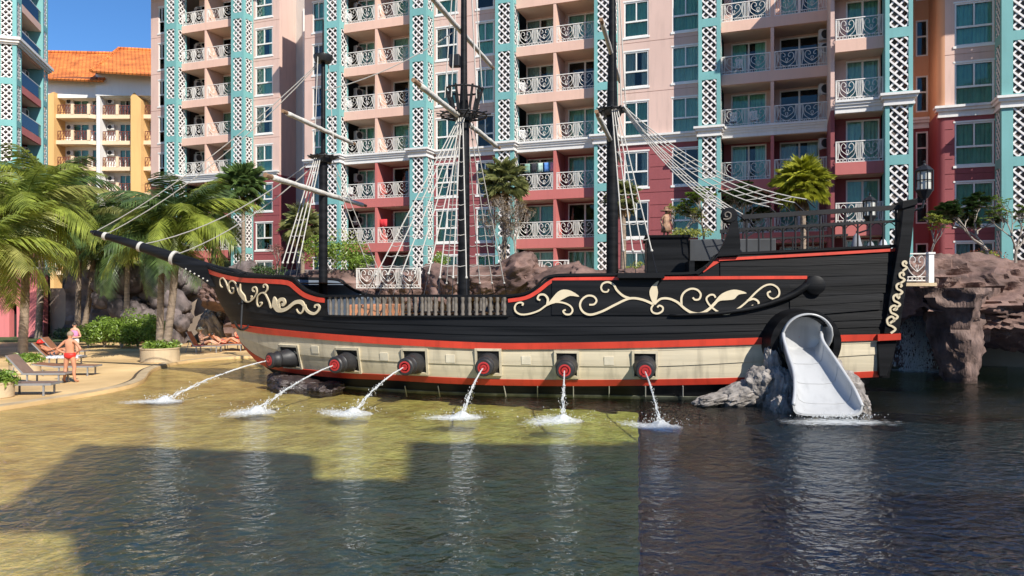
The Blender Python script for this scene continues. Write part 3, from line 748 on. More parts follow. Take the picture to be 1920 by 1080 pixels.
# waist balustrade, near and far
zr = hp(780, 557)[1]
for sd in (-1, 1):
    rail = [(u, zr) for u in grid_u(uF - .05, uA + .08, .4)]
    cap_rail(rail, sd, .14, .07, 'waist_rail')
    sill = [(u, tabz(c10, u) - .01) for u in grid_u(uF - .05, uA + .08, .4)]
    cap_rail(sill, sd, .20, .05, 'waist_sill')
    bal = MB().lathe([(.045, 0), (.05, .06), (.035, .12), (.05, .25), (.045, .36), (.033, .46), (.045, .52), (.045, .62)], 8).mesh('baluster', GREYP, 'auto')
    nb = 28
    for i in range(nb):
        u = uF + .14 + (uA - uF - .2) * i / (nb - 1); z = tabz(c10, u) + .03; p = S(u, z, 0, sd)
        inst('baluster', bal, SHIP, p, (0, 0, 0), (1.25, 1.25, (zr - z) / .62))
# decks
def deck(z, u0, u1, name):
    rg = [[(max(u, us(z) + .02), -max(0, hb(max(u, us(z) + .02), z) - .12), z), (max(u, us(z) + .02), max(0, hb(max(u, us(z) + .02), z) - .12), z)] for u in grid_u(u0, u1, .5)]
    MB().loft(rg).build(name, DECKW, SHIP)
deck(2.30, -3.9, 7.5, 'main_deck'); deck(3.45, -9.2, -4.2, 'fore_deck'); deck(4.05, 7.4, 12.9, 'quarter_deck')
MB().box(-4.25, -4.1, -2.2, 2.2, 2.3, 2.9).build('bulkhead', NAVY, SHIP); MB().box(7.3, 7.45, -2.9, 2.9, 2.3, 4.05).build('bulkhead', BLK, SHIP)
MB().box(uF + .3, uF + 1.5, -1.2, 1.0, 2.3, 2.72).build('deck_locker', mat('locker_orange', (.55, .24, .12), .6, .2, 2), SHIP, bevel=.02)

# ornaments laid on the hull as raised ribbons
def ribbon(pts, w0, w1, zx, off, parent, wmid=None):
    P = [hp(p.x * zx[2] + zx[0], p.y * zx[2] + zx[1]) for p in cr([(a, b, 0) for a, b in pts], 6)]
    rings = []; m = len(P)
    for i, (u, z) in enumerate(P):
        a = Vector(P[max(i - 1, 0)]); b = Vector(P[min(i + 1, m - 1)]); t = (b - a); t = t.normalized() if t.length > 1e-6 else Vector((1, 0)); nn = Vector((-t.y, t.x))
        f = i / (m - 1); wd = (w0 + (w1 - w0) * f) / 2
        if wmid: wd = (w0 * (1 - f) ** 2 + 2 * wmid * f * (1 - f) + w1 * f * f) / 2
        rings.append([S(u - nn.x * wd, z - nn.y * wd, off), S(u + nn.x * wd, z + nn.y * wd, off), S(u + nn.x * wd, z + nn.y * wd, off - .04), S(u - nn.x * wd, z - nn.y * wd, off - .04)])
    return MB().loft(rings, closed=True, cap=True).build('scroll', BONE, parent)
def leaf(pts, zx, off, parent):
    P = [hp(p.x * zx[2] + zx[0], p.y * zx[2] + zx[1]) for p in cr([(a, b, 0) for a, b in pts], 3, True)]
    return MB().prism(P, lambda u, z: S(u, z, off), lambda u, z: S(u, z, off - .05)).build('leaf_scroll', BONE, parent)
ZA = (900, 380, .38900)
orn = empty('aft_ornament', parent=SHIP)
for pts, a, b in (
    ([(205, 497), (209, 487), (195, 482), (177, 490), (169, 508), (176, 527), (200, 539), (240, 536), (285, 521), (320, 497), (350, 482), (395, 482), (432, 496), (447, 518), (437, 537), (414, 538), (402, 524), (414, 517)], .05, .05),
    ([(325, 495), (328, 465), (312, 445), (288, 446), (279, 464), (292, 471)], .07, .05),
    ([(527, 493), (550, 491), (562, 473), (548, 453), (518, 450), (491, 470), (483, 500), (500, 529), (535, 540), (590, 524), (650, 494), (720, 463), (780, 468), (836, 491)], .05, .07),
    ([(724, 463), (690, 450), (660, 423), (645, 398), (618, 384), (593, 391), (584, 411), (594, 429), (614, 430), (621, 418)], .07, .04),
    ([(838, 488), (825, 510), (832, 529), (855, 535), (877, 524), (880, 506), (864, 497), (854, 506)], .05, .05),
    ([(840, 490), (870, 465), (910, 464), (950, 481), (985, 511), (1020, 531), (1060, 535), (1100, 515), (1140, 475)], .06, .08),
    ([(970, 493), (970, 457), (985, 431), (1015, 416), (1045, 421), (1062, 442), (1055, 465), (1035, 469), (1024, 458)], .06, .05),
    ([(1133, 459), (1125, 446), (1106, 446), (1090, 461), (1095, 481), (1115, 505), (1150, 529), (1190, 537), (1235, 516), (1280, 481), (1330, 430), (1370, 401), (1405, 396), (1434, 415), (1438, 444), (1416, 464), (1391, 456), (1383, 437), (1398, 428)], .05, .05),
    ([(1285, 474), (1315, 465), (1338, 478), (1337, 499), (1318, 505), (1309, 494)], .06, .05)):
    ribbon(pts, a, b, ZA, .085, orn)
leaf([(322, 498), (350, 460), (375, 432), (402, 420), (440, 426), (480, 454), (436, 450), (402, 466), (372, 482), (345, 490)], ZA, .088, orn)
leaf([(836, 490), (822, 462), (816, 432), (825, 407), (845, 387), (862, 379), (852, 402), (857, 432), (852, 462), (846, 486)], ZA, .088, orn)
leaf([(1122, 490), (1150, 451), (1180, 431), (1220, 420), (1258, 426), (1282, 438), (1244, 444), (1222, 466), (1190, 471), (1156, 474)], ZA, .088, orn)
ZB = (380, 460, .16667)
orb = empty('bow_ornament', parent=SHIP)
for pts, a, b in (
    ([(240, 468), (220, 453), (212, 420), (216, 382), (240, 362), (265, 385), (285, 430), (305, 488), (330, 528), (355, 534), (370, 510), (364, 482), (346, 476)], .035, .05),
    ([(310, 494), (310, 440), (325, 407), (350, 396), (380, 415), (400, 460), (415, 510), (440, 560), (480, 610), (520, 632), (560, 620), (600, 580), (625, 530), (620, 482), (600, 466), (579, 481), (581, 508), (600, 514)], .04, .05),
    ([(590, 592), (562, 602), (570, 572), (556, 566)], .05, .03),
    ([(660, 640), (680, 641), (677, 665), (655, 684), (632, 668), (626, 620), (640, 562), (680, 531), (715, 541), (740, 582), (765, 640), (778, 692), (797, 690), (802, 655)], .04, .05),
    ([(713, 536), (740, 500), (742, 460), (720, 436), (700, 450), (703, 474)], .05, .04),
    ([(905, 662), (925, 664), (938, 640), (925, 610), (890, 608), (868, 645), (872, 700)], .10, .12),
    ([(1160, 670), (1180, 720), (1220, 755), (1270, 765), (1310, 740), (1328, 695), (1310, 668), (1280, 675), (1276, 700)], .10, .05),
    ([(1155, 670), (1146, 730), (1120, 760), (1090, 750), (1070, 715)], .07, .03)):
    ribbon(pts, a, b, ZB, .075, orb)
leaf([(440, 430), (430, 480), (435, 530), (450, 575), (475, 610), (503, 628), (500, 600), (490, 562), (465, 530), (445, 498)], ZB, .08, orb)
leaf([(803, 665), (806, 620), (820, 575), (848, 610), (855, 650), (872, 690), (905, 706), (960, 690), (1010, 650), (1050, 621), (1100, 610), (1145, 630), (1168, 685), (1143, 682), (1120, 660), (1080, 655), (1040, 672), (1000, 706), (950, 737), (900, 749), (850, 742), (818, 702)], ZB, .08, orb)

# stern corner post with S-scrolls
VP = -2.86
def pv(px, py, v=VP): u, z = ship_uv(px, py, v); return u, z
post = [pv(*p) for p in ((1657, 626), (1668, 560), (1678, 500), (1688, 440), (1694, 384), (1717, 379), (1710, 450), (1702, 520), (1693, 580), (1686, 626))]
MB().prism(post, lambda u, z: (u, VP, z), lambda u, z: (u, VP + .45, z)).build('stern_post', BLK, SHIP, bevel=.02)
MB().prism([pv(*p) for p in ((1646, 641), (1684, 641), (1664, 706), (1650, 706))], lambda u, z: (u, VP + .05, z), lambda u, z: (u, VP + .5, z)).build('stern_bracket', BLK, SHIP, bevel=.02)
MB().prism([pv(*p) for p in ((1645, 627), (1688, 625), (1688, 637), (1645, 639))], lambda u, z: (u, VP - .05, z), lambda u, z: (u, VP + .5, z)).build('stern_red_band', RED, SHIP)
MB().prism([pv(*p) for p in ((1690, 392), (1690, 377), (1719, 372), (1719, 384))], lambda u, z: (u, VP - .06, z), lambda u, z: (u, VP + .5, z)).build('post_cap', BLK, SHIP, bevel=.02)
def srib(pts, wd):
    P = [pv(p.x, p.y, VP) for p in cr([(a, b, 0) for a, b in pts], 5)]; rings = []
    for i, (u, z) in enumerate(P):
        a = Vector(P[max(i - 1, 0)]); b = Vector(P[min(i + 1, len(P) - 1)]); t = (b - a).normalized(); nn = Vector((-t.y, t.x)) * wd / 2
        rings.append([(u - nn.x, VP - .04, z - nn.y), (u + nn.x, VP - .04, z + nn.y), (u + nn.x, VP + .01, z + nn.y), (u - nn.x, VP + .01, z - nn.y)])
    MB().loft(rings, closed=True, cap=True).build('stern_scroll', BONE, SHIP)
for i in range(6):
    cx = 1696 - 26 * i / 5.2; cy = 494 + 21.5 * i
    r = 4 + .8 * i
    srib([(cx + r * .2, cy + r * .2), (cx + r * .7, cy - r * .2), (cx + r * .1, cy - r), (cx - r, cy - r * .4), (cx - r * .8, cy + r * .8), (cx + r * .2, cy + r * 1.3), (cx + r * .9, cy + r * 2.0), (cx - r * .2, cy + r * 2.9), (cx - r * 1.1, cy + r * 3.6 if i < 5 else cy + r * 3.2)][:(9 if i < 5 else 8)], .055)
# transom
mb = MB(); rg = []
for z in [c * .5 + .7 for c in range(0, 8)]: rg.append([(ue(z) + .30, -hb(ue(z) - .05, z), z), (ue(z) + .30, hb(ue(z) - .05, z), z), (ue(z) - .4, hb(ue(z) - .05, z), z), (ue(z) - .4, -hb(ue(z) - .05, z), z)])
mb.loft(rg, closed=True, cap=True).build('transom', BLK, SHIP)

# quarterdeck rail (near and far) with thin balusters
VQ = -2.6
def quarter_rail(v):
    r1 = [pv(p[0], p[1], VQ) for p in ((1392, 407), (1540, 398), (1696, 388))]; r2 = [pv(p[0], p[1], VQ) for p in ((1388, 430), (1540, 422), (1690, 414))]; bb = [pv(p[0], p[1], VQ) for p in ((1385, 476), (1540, 469), (1690, 462))]
    for r, w_, h in ((r1, .14, .13), (r2, .07, .07)):
        MB().loft([[(u, v - w_ / 2, z - h / 2), (u, v + w_ / 2, z - h / 2), (u, v + w_ / 2, z + h / 2), (u, v - w_ / 2, z + h / 2)] for u, z in r], closed=True, cap=True).build('quarter_rail', IRONB, SHIP)
    bm_ = MB().lathe([(.026, 0), (.026, 1)], 6).mesh('rail_baluster', IRONB)
    n = 13
    for i in range(n):
        u = r1[0][0] + .12 + (r1[-1][0] - r1[0][0] - .35) * i / (n - 1); z0 = lerp_tab(bb, u) - .02; z1 = lerp_tab(r2, u)
        inst('rail_baluster', bm_, SHIP, (u, v, z0), (0, 0, 0), (1, 1, z1 - z0))
        if i % 2 == 0: inst('rail_baluster', bm_, SHIP, (u, v, z1), (0, 0, 0), (1.3, 1.3, lerp_tab(r1, u) - z1))
    arcs = MB()
    for i in range(n - 1):
        du = (r1[-1][0] - r1[0][0] - .35) / (n - 1); u = r1[0][0] + .12 + du * i; z1 = lerp_tab(r2, u + du / 2) - .03
        arcs.tube([(u + du * t / 8, v, z1 - .13 * (2 * t / 8 - 1) ** 2) for t in range(9)], .014, 4)
    arcs.build('rail_arches', IRONB, SHIP)
quarter_rail(VQ); quarter_rail(2.5)
# volute post where the bulwark climbs
ZV = (1200, 270, .2592)
vout = [(400, 938), (480, 890), (560, 800), (612, 700), (640, 620), (655, 570), (630, 548), (602, 548), (590, 525), (596, 500), (622, 484), (655, 486), (685, 512), (703, 560), (716, 640), (723, 740), (716, 805), (560, 815), (500, 880), (420, 945)]
vp = [pv(x * ZV[2] + ZV[0], y * ZV[2] + ZV[1], -2.95) for x, y in vout]
vo = MB().prism(vp, lambda u, z: (u, -3.06, z), lambda u, z: (u, -2.80, z)).build('volute_post', BLK, SHIP)
hu, hz = pv(1367, 404.5, -2.95); MB().lathe([(.01, 0), (.15, 0), (.215, .03), (.23, .06), (.23, .26), (.20, .30), (.01, .30)], 24, Matrix.Translation((hu, -2.78, hz)) @ Matrix.Rotation(R(90), 4, 'X')).build('volute_head', BLK, vo, smooth='auto')
MB().tube([(*[(lambda q: (q[0], -3.10, q[1]))(pv(x * ZV[2] + ZV[0], y * ZV[2] + ZV[1], -3.0))][0],) for x, y in [(p.x, p.y) for p in cr([(600, 545, 0), (625, 548, 0), (650, 535, 0), (652, 508, 0), (630, 496, 0), (612, 508, 0), (616, 528, 0), (632, 528, 0)], 4)]], .022, 6).build('volute_spiral', GREYP, vo)
# raised cabin blocks amidships
def cabin(pxa, pxb, pyt, v0, v1, z0, name, m, pxs=None):
    ua, zt = ship_uv(pxa, pyt, v0); ub, _ = ship_uv(pxb, pyt, v0)
    return MB().box(ua, ub, v0, v1, z0, zt).build(name, m, SHIP, bevel=.02), ua, ub, zt
cb_, *_c = cabin(1213, 1291, 446, -1.5, 1.2, 2.3, 'cabin', BLK)
CABZ = _c[2]; CABU = (_c[0] + _c[1]) / 2
MB().box(_c[0] - .06, _c[1] + .06, -1.56, 1.26, _c[2] + .002, _c[2] + .08).build('cabin_cap', BLK, cb_)
cabin(1293, 1455, 449, -1.1, 1.1, 2.3, 'cabin', mat('cabin_grey', (.05, .054, .06), .5, .3, 1, dirt=.3))

# gun ports and cannons
PORTM = mat('port_dark', (.004, .004, .004), .8, .1, 2)
ports = [((534, 562, 646, 687), (500, 677)), ((637, 674, 652, 695), (625, 681)), ((760, 800, 656, 697), (757, 683)), ((896, 937, 657, 698), (906, 683)), ((1044, 1082, 662, 702), (1058, 683)), ((1189, 1229, 663, 703), (1210, 683))]
barrel = MB().lathe([(.30, -.25), (.36, -.05), (.365, .1), (.34, .16), (.34, .20), (.32, .24), (.285, .52), (.30, .54), (.30, .60), (.265, .64), (.255, .78), (.28, .80), (.285, .88), (.25, .92)], 20).mesh('cannon_barrel', mat('cannon_iron', (.022, .022, .024), .5, .25, 3, dirt=.3), 'auto')
muz = MB().lathe([(.19, .915), (.19, .93), (.14, .935), (.135, .92), (.10, .92), (.10, .945), (.05, .945), (.045, .93), (.01, .93)], 20).mesh('muzzle', MUZ, 'auto')
JETS = []
for (x0, x1, y0, y1), (mx_, my_) in ports:
    q = [hp(*p) for p in ((x0, y1), (x1, y1), (x1, y0), (x0, y0))]
    uc = sum(a[0] for a in q) / 4; zc = sum(a[1] for a in q) / 4; hw = max(.29, (q[1][0] - q[0][0]) / 2); hh = .33
    rect = [(uc - hw, zc - hh), (uc + hw, zc - hh), (uc + hw, zc + hh), (uc - hw, zc + hh)]
    pt = MB(); fo = .075
    for a, b, c, d_ in ((-hw - .07, -hw, -hh - .07, hh + .07), (hw, hw + .07, -hh - .07, hh + .07), (-hw, hw, hh, hh + .07), (-hw, hw, -hh - .07, -hh)):
        P = [(uc + a, zc + c), (uc + b, zc + c), (uc + b, zc + d_), (uc + a, zc + d_)]
        pt.prism(P, lambda u, z: S(u, z, fo + .03), lambda u, z: S(u, z, -.02))
    gp = pt.build('gun_port', CREAM, SHIP)
    MB().prism(rect, lambda u, z: S(u, z, fo - .025), lambda u, z: S(u, z, -.01)).build('port_shade_panel', PORTM, gp)  # raised black panel painted as the shade of a recess; nothing is cut
    p0 = S(uc, zc - .06, .0); best = None
    for i in range(-80, 81):                     # aim that carries the muzzle to its place
        a = R(i); dv = Vector((math.sin(a), -math.cos(a), -.06)); m_ = p0 + dv * .92; W = SO + SU * m_.x + SV * m_.y
        e = abs(W.x / W.y - k_of(mx_))
        if best is None or e < best[0]: best = (e, dv)
    dv = best[1].normalized(); M = dv.to_track_quat('Z', 'Y').to_euler()
    ca = inst('cannon', barrel, SHIP, p0, M, .92); inst('muzzle', muz, ca)
    JETS.append(SO + SU * (p0 + dv * .95).x + SV * (p0 + dv * .95).y + Vector((0, 0, (p0 + dv * .95).z)))
VENT = mat('vent_cream', (.66, .60, .47), .6, .1, 3, dirt=.3)
for x, y in ((592, 655), (721, 668), (845, 672), (987, 675), (1142, 676)):
    u, z = hp(x, y); MB().prism([(u - .14, z - .12), (u + .14, z - .12), (u + .14, z + .12), (u - .14, z + .12)], lambda a, b: S(a, b, .045), lambda a, b: S(a, b, 0)).build('vent_plate', VENT, SHIP)
for x in (702, 760, 822, 884, 945, 1008, 1075, 1142, 1210, 1280):
    a = hp(x, 722); b = hp(x + (4 if x < 1000 else 0), 742)
    MB().tube([S(a[0], a[1], .04), S(b[0], b[1], .04)], .018, 5).build('hull_strap', ROPE, SHIP)
# bow anchor, eye bolts under the bowsprit
u, z = ship_uv(463, 585, -.75)
an = MB(); an.tube([(u, -1.05, z + .45), (u, -1.15, z - .55)], .035, 6); an.tube(cr([(u - .05, -1.5, z - .30), (u, -1.35, z - .52), (u + .02, -1.1, z - .6), (u + .1, -.85, z - .5), (u + .12, -.75, z - .3)], 4), .04, 6)
an.bar((u, -1.3, z + .3), (u, -.85, z + .3), .05, .05); an.tube(spiral(u, z + .52, .07, .07, 0, 6.28, 10), .015, 5)
for i in range(len(an.v)): pass
an.build('anchor', IRONB, SHIP)

# ---------------- spars and rigging
def mast_pt(px, py, v=0): u, z = ship_uv(px, py, v); return Vector((u, v, z))
bp_ = [mast_pt(*p) for p in ((176, 436), (250, 458), (330, 485), (400, 510), (455, 528))]
bsp = MB().tube(cr(bp_, 5), [.10 + .24 * i / 20 for i in range(21)], 12).build('bowsprit', BLK, SHIP, smooth='auto')
MB().tube([mast_pt(170, 434), mast_pt(180, 437.5)], [.05, .12], 8).build('bowsprit_cap', IRONB, bsp)
for px, py, r in ((198, 443, .15), (264, 463, .19), (327, 484, .27)):
    p = mast_pt(px, py); t = (mast_pt(px + 10, py + 3.3) - p).normalized()
    MB().tube([p - t * .06, p + t * .06], r, 14).build('rope_lashing', ROPE, bsp, smooth='auto')
beak = [ship_uv(*p, 0) for p in ((330, 492), (400, 497), (445, 505), (470, 520), (430, 540), (404, 540), (385, 524))]
MB().prism(beak, lambda u, z: (u, -.30, z), lambda u, z: (u, .30, z)).build('beak_head', BLK, SHIP, bevel=.05)
for i in range(6):
    p = mast_pt(358 + 8 * i, 505 + 4.4 * i); MB().sphere((p.x, -.32, p.z), .035, 8, 5).build('eye_bolt', ROPE, SHIP)
def mast(u, prof, name='mast'):
    return MB().tube([(u, 0, z) for r, z in prof], [r for r, z in prof], 16).build(name, BLK, SHIP, smooth='auto')
UFM = ship_uv(606, 400, 0)[0]; UMM = 0.0; UMZ = ship_uv(1148, 300, 0)[0]
def zq(px, py, v=0): return ship_uv(px, py, v)[1]
fm = mast(UFM, [(.155, 2.3), (.15, zq(606, 300)), (.15, zq(606, 288)), (.085, zq(606, 286)), (.07, zq(606, 105)), (.035, zq(606, 100)), (.025, zq(606, 38))])
mm = mast(UMM, [(.21, 2.3), (.19, zq(870, 225)), (.12, zq(870, 165)), (.10, 13.5), (.09, 19)])
mz = mast(UMZ, [(.20, 2.3), (.185, zq(1148, 205)), (.14, zq(1148, 120)), (.10, 14), (.08, 18)])
def top_ring(u, z, r, par, spokes=12, name='top_platform'):
    mb = MB()
    for rr, t in ((r, .035), (r * .62, .025)): mb.tube([(u + rr * math.cos(a * .3142), rr * math.sin(a * .3142), z) for a in range(21)], t, 6, cap=False)
    for i in range(spokes):
        a = 2 * math.pi * i / spokes; mb.tube([(u + .12 * math.cos(a), .12 * math.sin(a), z - .02), (u + r * 1.22 * math.cos(a), r * 1.22 * math.sin(a), z + .03)], .026, 5)
    mb.lathe([(.28, z - .2), (.34, z - .05), (.34, z + .03), (.2, z + .03)], 14, Matrix.Translation((u, 0, 0)))
    return mb.build(name, IRONB, SHIP, smooth='auto')
top_ring(UFM, zq(606, 295), .45, fm); top_ring(UFM, zq(606, 106), .28, fm, 6); top_ring(UMZ, zq(1148, 207), .48, mz)
zc0 = zq(870, 217); top_ring(UMM, zc0, .78, mm, 16)
nest = MB()
for i in range(14):
    a = 2 * math.pi * i / 14
    nest.tube(cr([(.42 * math.cos(a), .42 * math.sin(a), zc0 + .1), (.50 * math.cos(a), .50 * math.sin(a), zc0 + .45), (.66 * math.cos(a), .66 * math.sin(a), zc0 + .95)], 3), [.05, .05, .05, .045, .045, .045, .04], 5)
nest.tube([(.64 * math.cos(a * .2856), .64 * math.sin(a * .2856), zc0 + .88) for a in range(23)], .035, 6, cap=False)
nest.build('crows_nest', IRONB, SHIP, smooth='auto')
MB().box(-.18, .18, -.62, -.35, zq(862, 130), zq(862, 108)).build('floodlight', IRONB, SHIP, bevel=.02, loc=(-.25, .2, 0))
def yard(a, b, r=.07, canvas=True):
    a, b = ship_local(a), ship_local(b); d = b - a; n = 24; rr = random.Random(int(abs(a.x) * 99))
    o = MB().tube([a, b], [r * .85, r * .7], 8).build('yard', LOG, SHIP, smooth='auto')
    pts = [a + d * (.05 + .9 * i / n) + Vector((0, 0, -.02 * rr.random())) for i in range(n + 1)]
    MB().tube(pts, [r * (1 + .22 * rr.random()) for _ in pts], 8).build('furled_sail', CANVAS, o, smooth=True)
def yw(px, py, z): Y = F * (z - CAMH) / (HOR - py); return Vector((k_of(px) * Y, Y, z))
yard(yw(530, 208, 8.80), yw(665, 270, 8.80)); yard(yw(497, 328, 6.62), yw(686, 386, 6.62), .085)
yard(yw(775, 150, 9.15), yw(937, 278, 9.15), .08); yard(yw(790, -28, 12.2), yw(925, 128, 12.2), .08)
yard(yw(1127, 36, 11.1), yw(1162, 154, 11.1)); yard(yw(1118, 209, 8.2), yw(1166, 306, 8.2))
def rope_pts(a, b, sag=0, n=8): return [a.lerp(b, i / n) - Vector((0, 0, sag * 4 * (i / n) * (1 - i / n))) for i in range(n + 1)]
def rope(a, b, sag=0, r=.017, name='stay', m=ROPE, n=10):
    return MB().tube(rope_pts(Vector(a), Vector(b), sag, n if sag else 1), r, 5).build(name, m, SHIP)
def shrouds(tops, feet, rat=.42, r=.02, hang=.55, name='shroud', frac0=.06, m=ROPE):
    """ropes from the top down to dead-eyes, rungs tied across, thin lanyards down to the rail."""
    tf = [(Vector(t), Vector(f)) for t, f in zip(tops, feet)]; first = None
    for t, f in tf:
        e = t.lerp(f, 1 - hang / (t - f).length); o = MB().tube([t, e], r, 6).sphere(e, r * 2.2, 8, 5).build(name, m, SHIP, smooth='auto'); first = first or o
        MB().tube([e, f], .012, 4).build('lanyard', IRONB, o)
    L_ = (tf[0][0] - tf[0][1]).length; n = int(L_ * (1 - frac0) / rat)
    for i in range(n):
        f_ = frac0 + (1 - frac0 - hang / L_ - .02) * (i + .5) / n
        if f_ * L_ < 1.2 and i: continue
        pts = []
        for j, (t, f) in enumerate(tf):
            p = t.lerp(f, f_); pts.append(p)
            if j < len(tf) - 1: q = tf[j + 1][0].lerp(tf[j + 1][1], f_); pts.append((p + q) / 2 - Vector((0, 0, .035)))
        MB().tube(pts, r * .62, 5).build('ratline', m, SHIP)
zt = zc0 - .15
shrouds([(.05 * i - .12, -.30, zt) for i in range(5)], [S(u, zr + .05) for u in (-2.55, -2.1, -1.6, -1.1, -.6)], hang=.75)
shrouds([(.10 * i - .25, .30, zt) for i in range(6)], [S(u, zr + .05, 0, 1) for u in (-1.35, -.9, -.45, 0, .5, 1.0)], hang=.5)
shrouds([(.07 * i - .1, -.36, zt) for i in range(3)], [S(u, zr + .05) for u in (-.15, .3, .75)], hang=.6, rat=.6)
zft = zq(606, 299)
ff = [S(*ship_uv(x, 505, -2.25)) for x in (512, 524, 537, 551)]
for q in ff: q.z = 3.65
shrouds([(UFM - .2 + .07 * i, -.28, zft) for i in range(4)], ff, hang=.5, rat=.62)
shrouds([(UFM + .1, .3, zft), (UFM + .25, .3, zft)], [S(UFM + 1.2, 3.0, 0, 1), S(UFM + 1.6, 3.0, 0, 1)], r=.015, rat=.5)
zmt = zq(1148, 209)
shrouds([(UMZ + .06 * i, -.30, zmt) for i in range(4)], [S(ship_uv(x, 512, -3)[0], 3.7) for x in (1172, 1192, 1212, 1232)], hang=.75, rat=.6)
# stays from the bowsprit to the foremast
ftop = Vector((UFM - .15, 0, zq(606, 116))); fpl = Vector((UFM - .5, 0, zq(606, 304)))
rope(mast_pt(180, 434), ftop, .45); rope(mast_pt(198, 440), ftop + Vector((0, 0, -.05)), .55); rope(mast_pt(264, 459), fpl, .45, .02); rope(mast_pt(329, 478), fpl + Vector((.05, 0, -.2)), .35, .02)
rope(mast_pt(607, 170), Vector((0, 0, 12.3)), .3, .018)
rope((UFM - .07, -.3, zq(606, 110)), (UFM - .15, -.42, zft + .1), 0, .018); rope((UFM + .1, .2, zq(606, 110)), (UFM + .3, .3, zft + .1), 0, .018)
for du, vv in ((-.55, -.5), (-.3, -.6), (.35, .5), (.6, .4), (.5, -.3)): rope((du * .4, vv * .3, 15.5), (du, vv, zc0 + .5), 0, .02)
for du, vv in ((.3, -.4), (.45, .3)): rope((UMZ + .1, 0, 15.5), (UMZ + du, vv, zmt + .1), 0, .02)
# sagging rope ladders from the mizzen top to the quarterdeck rail
r0 = Vector((UMZ + .35, -.1, zmt + .05))
for ends, sag in ((((1352, 392), (1366, 396), (1380, 399), (1393, 402)), .35), (((1442, 388), (1468, 384), (1490, 380), (1512, 374)), .55)):
    E = [Vector((*((lambda q: (q[0], VQ, q[1]))(ship_uv(x, y, VQ))),)) for x, y in ends]
    lines = [rope_pts(r0 + Vector((0, -.05 * i, .03 * i)), e, sag, 14) for i, e in enumerate(E)]
    for l_ in lines: MB().tube(l_, .018, 5).build('stay', ROPE, SHIP)
    for j in range(2, 14):
        MB().tube([l_[j] - Vector((0, 0, .01 * (i % 2))) for i, l_ in enumerate(lines)], .012, 5).build('ratline', ROPE, SHIP)
    for e in E: MB().tube([e, e + Vector((.25, 0, -.25))], .02, 4).build('lanyard', IRONB, SHIP)
# ------------------------------------------------------------------ teal corner tower on the left
TO = Vector((-35.5, 53.5, 0)); TA = math.atan2(.957, -.29)
TW = thing('apartment_tower', 'teal and pink apartment tower with lattice columns at the left edge behind the palms', 'building', TO, TA)
tz = [.4 + 3.0 * i for i in range(10)]           # storey levels, cornice at 21.4
_B, _Z0, _FH = BLD, Z0, FH
def tcol(x0, x1, y0, y1, front, side):
    lw = .72; mb = MB(); lm = (y1 - y0 - lw) / 2
    opf = [(y0 + lm, y0 + lm + lw, z + .12, z + 2.66) for z in tz] if front else []
    wallgrid(mb, y0, y1, 0, 31, opf, lambda a, t, z: (x0 + t, a, z), .16)
    sw = min(.72, x1 - x0 - .3); s0 = x0 + (x1 - x0 - sw) / 2
    wallgrid(mb, x0 + .16, x1, 0, 31, [(s0, s0 + sw, z + .12, z + 2.66) for z in tz], lambda a, t, z: (a, y0 + t, z), .16)
    c = mb.build('column', TEAL, TW); MB().box(x0 + .3, x1 + .02, y0 + .3, y1, .1, 30.9).build('shaft', LATBACK, c)
    for z in tz:
        if front: inst('lattice_panel', lattice_mesh(lw, 2.54), c, (x0 + .05, y0 + lm, z + .12), (0, 0, R(90)))
        inst('lattice_panel', lattice_mesh(sw, 2.54), c, (s0, y0 + .05, z + .12))
tcol(0, 1.1, 0, 1.25, True, True); tcol(6.1, 7.4, 0, 1.1, False, True)
for z in tz:
    up = z > 20
    s_ = MB().box(1.102, 6.098, .12, 2.2, z - .55, z).build('balcony_slab', PEACHS if up else CORAL, TW)
    MB().box(1.15, 6.05, .3, 2.1, z - .565, z - .552).build('ceiling', CREAMB, s_)
    MB().box(1.12, 6.08, .16, .185, z + .05, z + 1.0).build('glass_balustrade', GLASS, TW)
    MB().box(1.12, 6.08, .14, .20, z + 1.0, z + 1.05).build('handrail', FRAME, TW)
    add_window(TW, 2.0, 2.28, z + .05, 2.4, 2.2, 'door'); ac_unit(TW, 5.05, .9, z + 1.55, 0)
for a, b, m in ((0, 21.1, CRIMSON), (21.1, 31, PEACH)):
    mb = MB(); wallgrid(mb, 1.1, 6.1, a, b, [(2.0, 4.4, z + .05, z + 2.25) for z in tz if a < z + .05 < b], lambda p, t, z: (p, 2.2 + t, z), .14); mb.build('wall', m, TW)
    MB().box(.25, .45, 1.25, 9, a, b).build('wall', m, TW); MB().box(7.2, 7.4, 1.1, 9, a, b).build('wall', m, TW)
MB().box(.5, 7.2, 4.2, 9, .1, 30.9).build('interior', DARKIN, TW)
mb = MB()
for dy, a, b in ((.10, 20.9, 21.02), (.22, 21.02, 21.2), (.34, 21.2, 21.4)): mb.box(-dy, 7.4 + dy, -dy, -.002, a, b); mb.box(-dy, -.002, -.002, 9, a, b)
mb.build('cornice', CORN, TW)

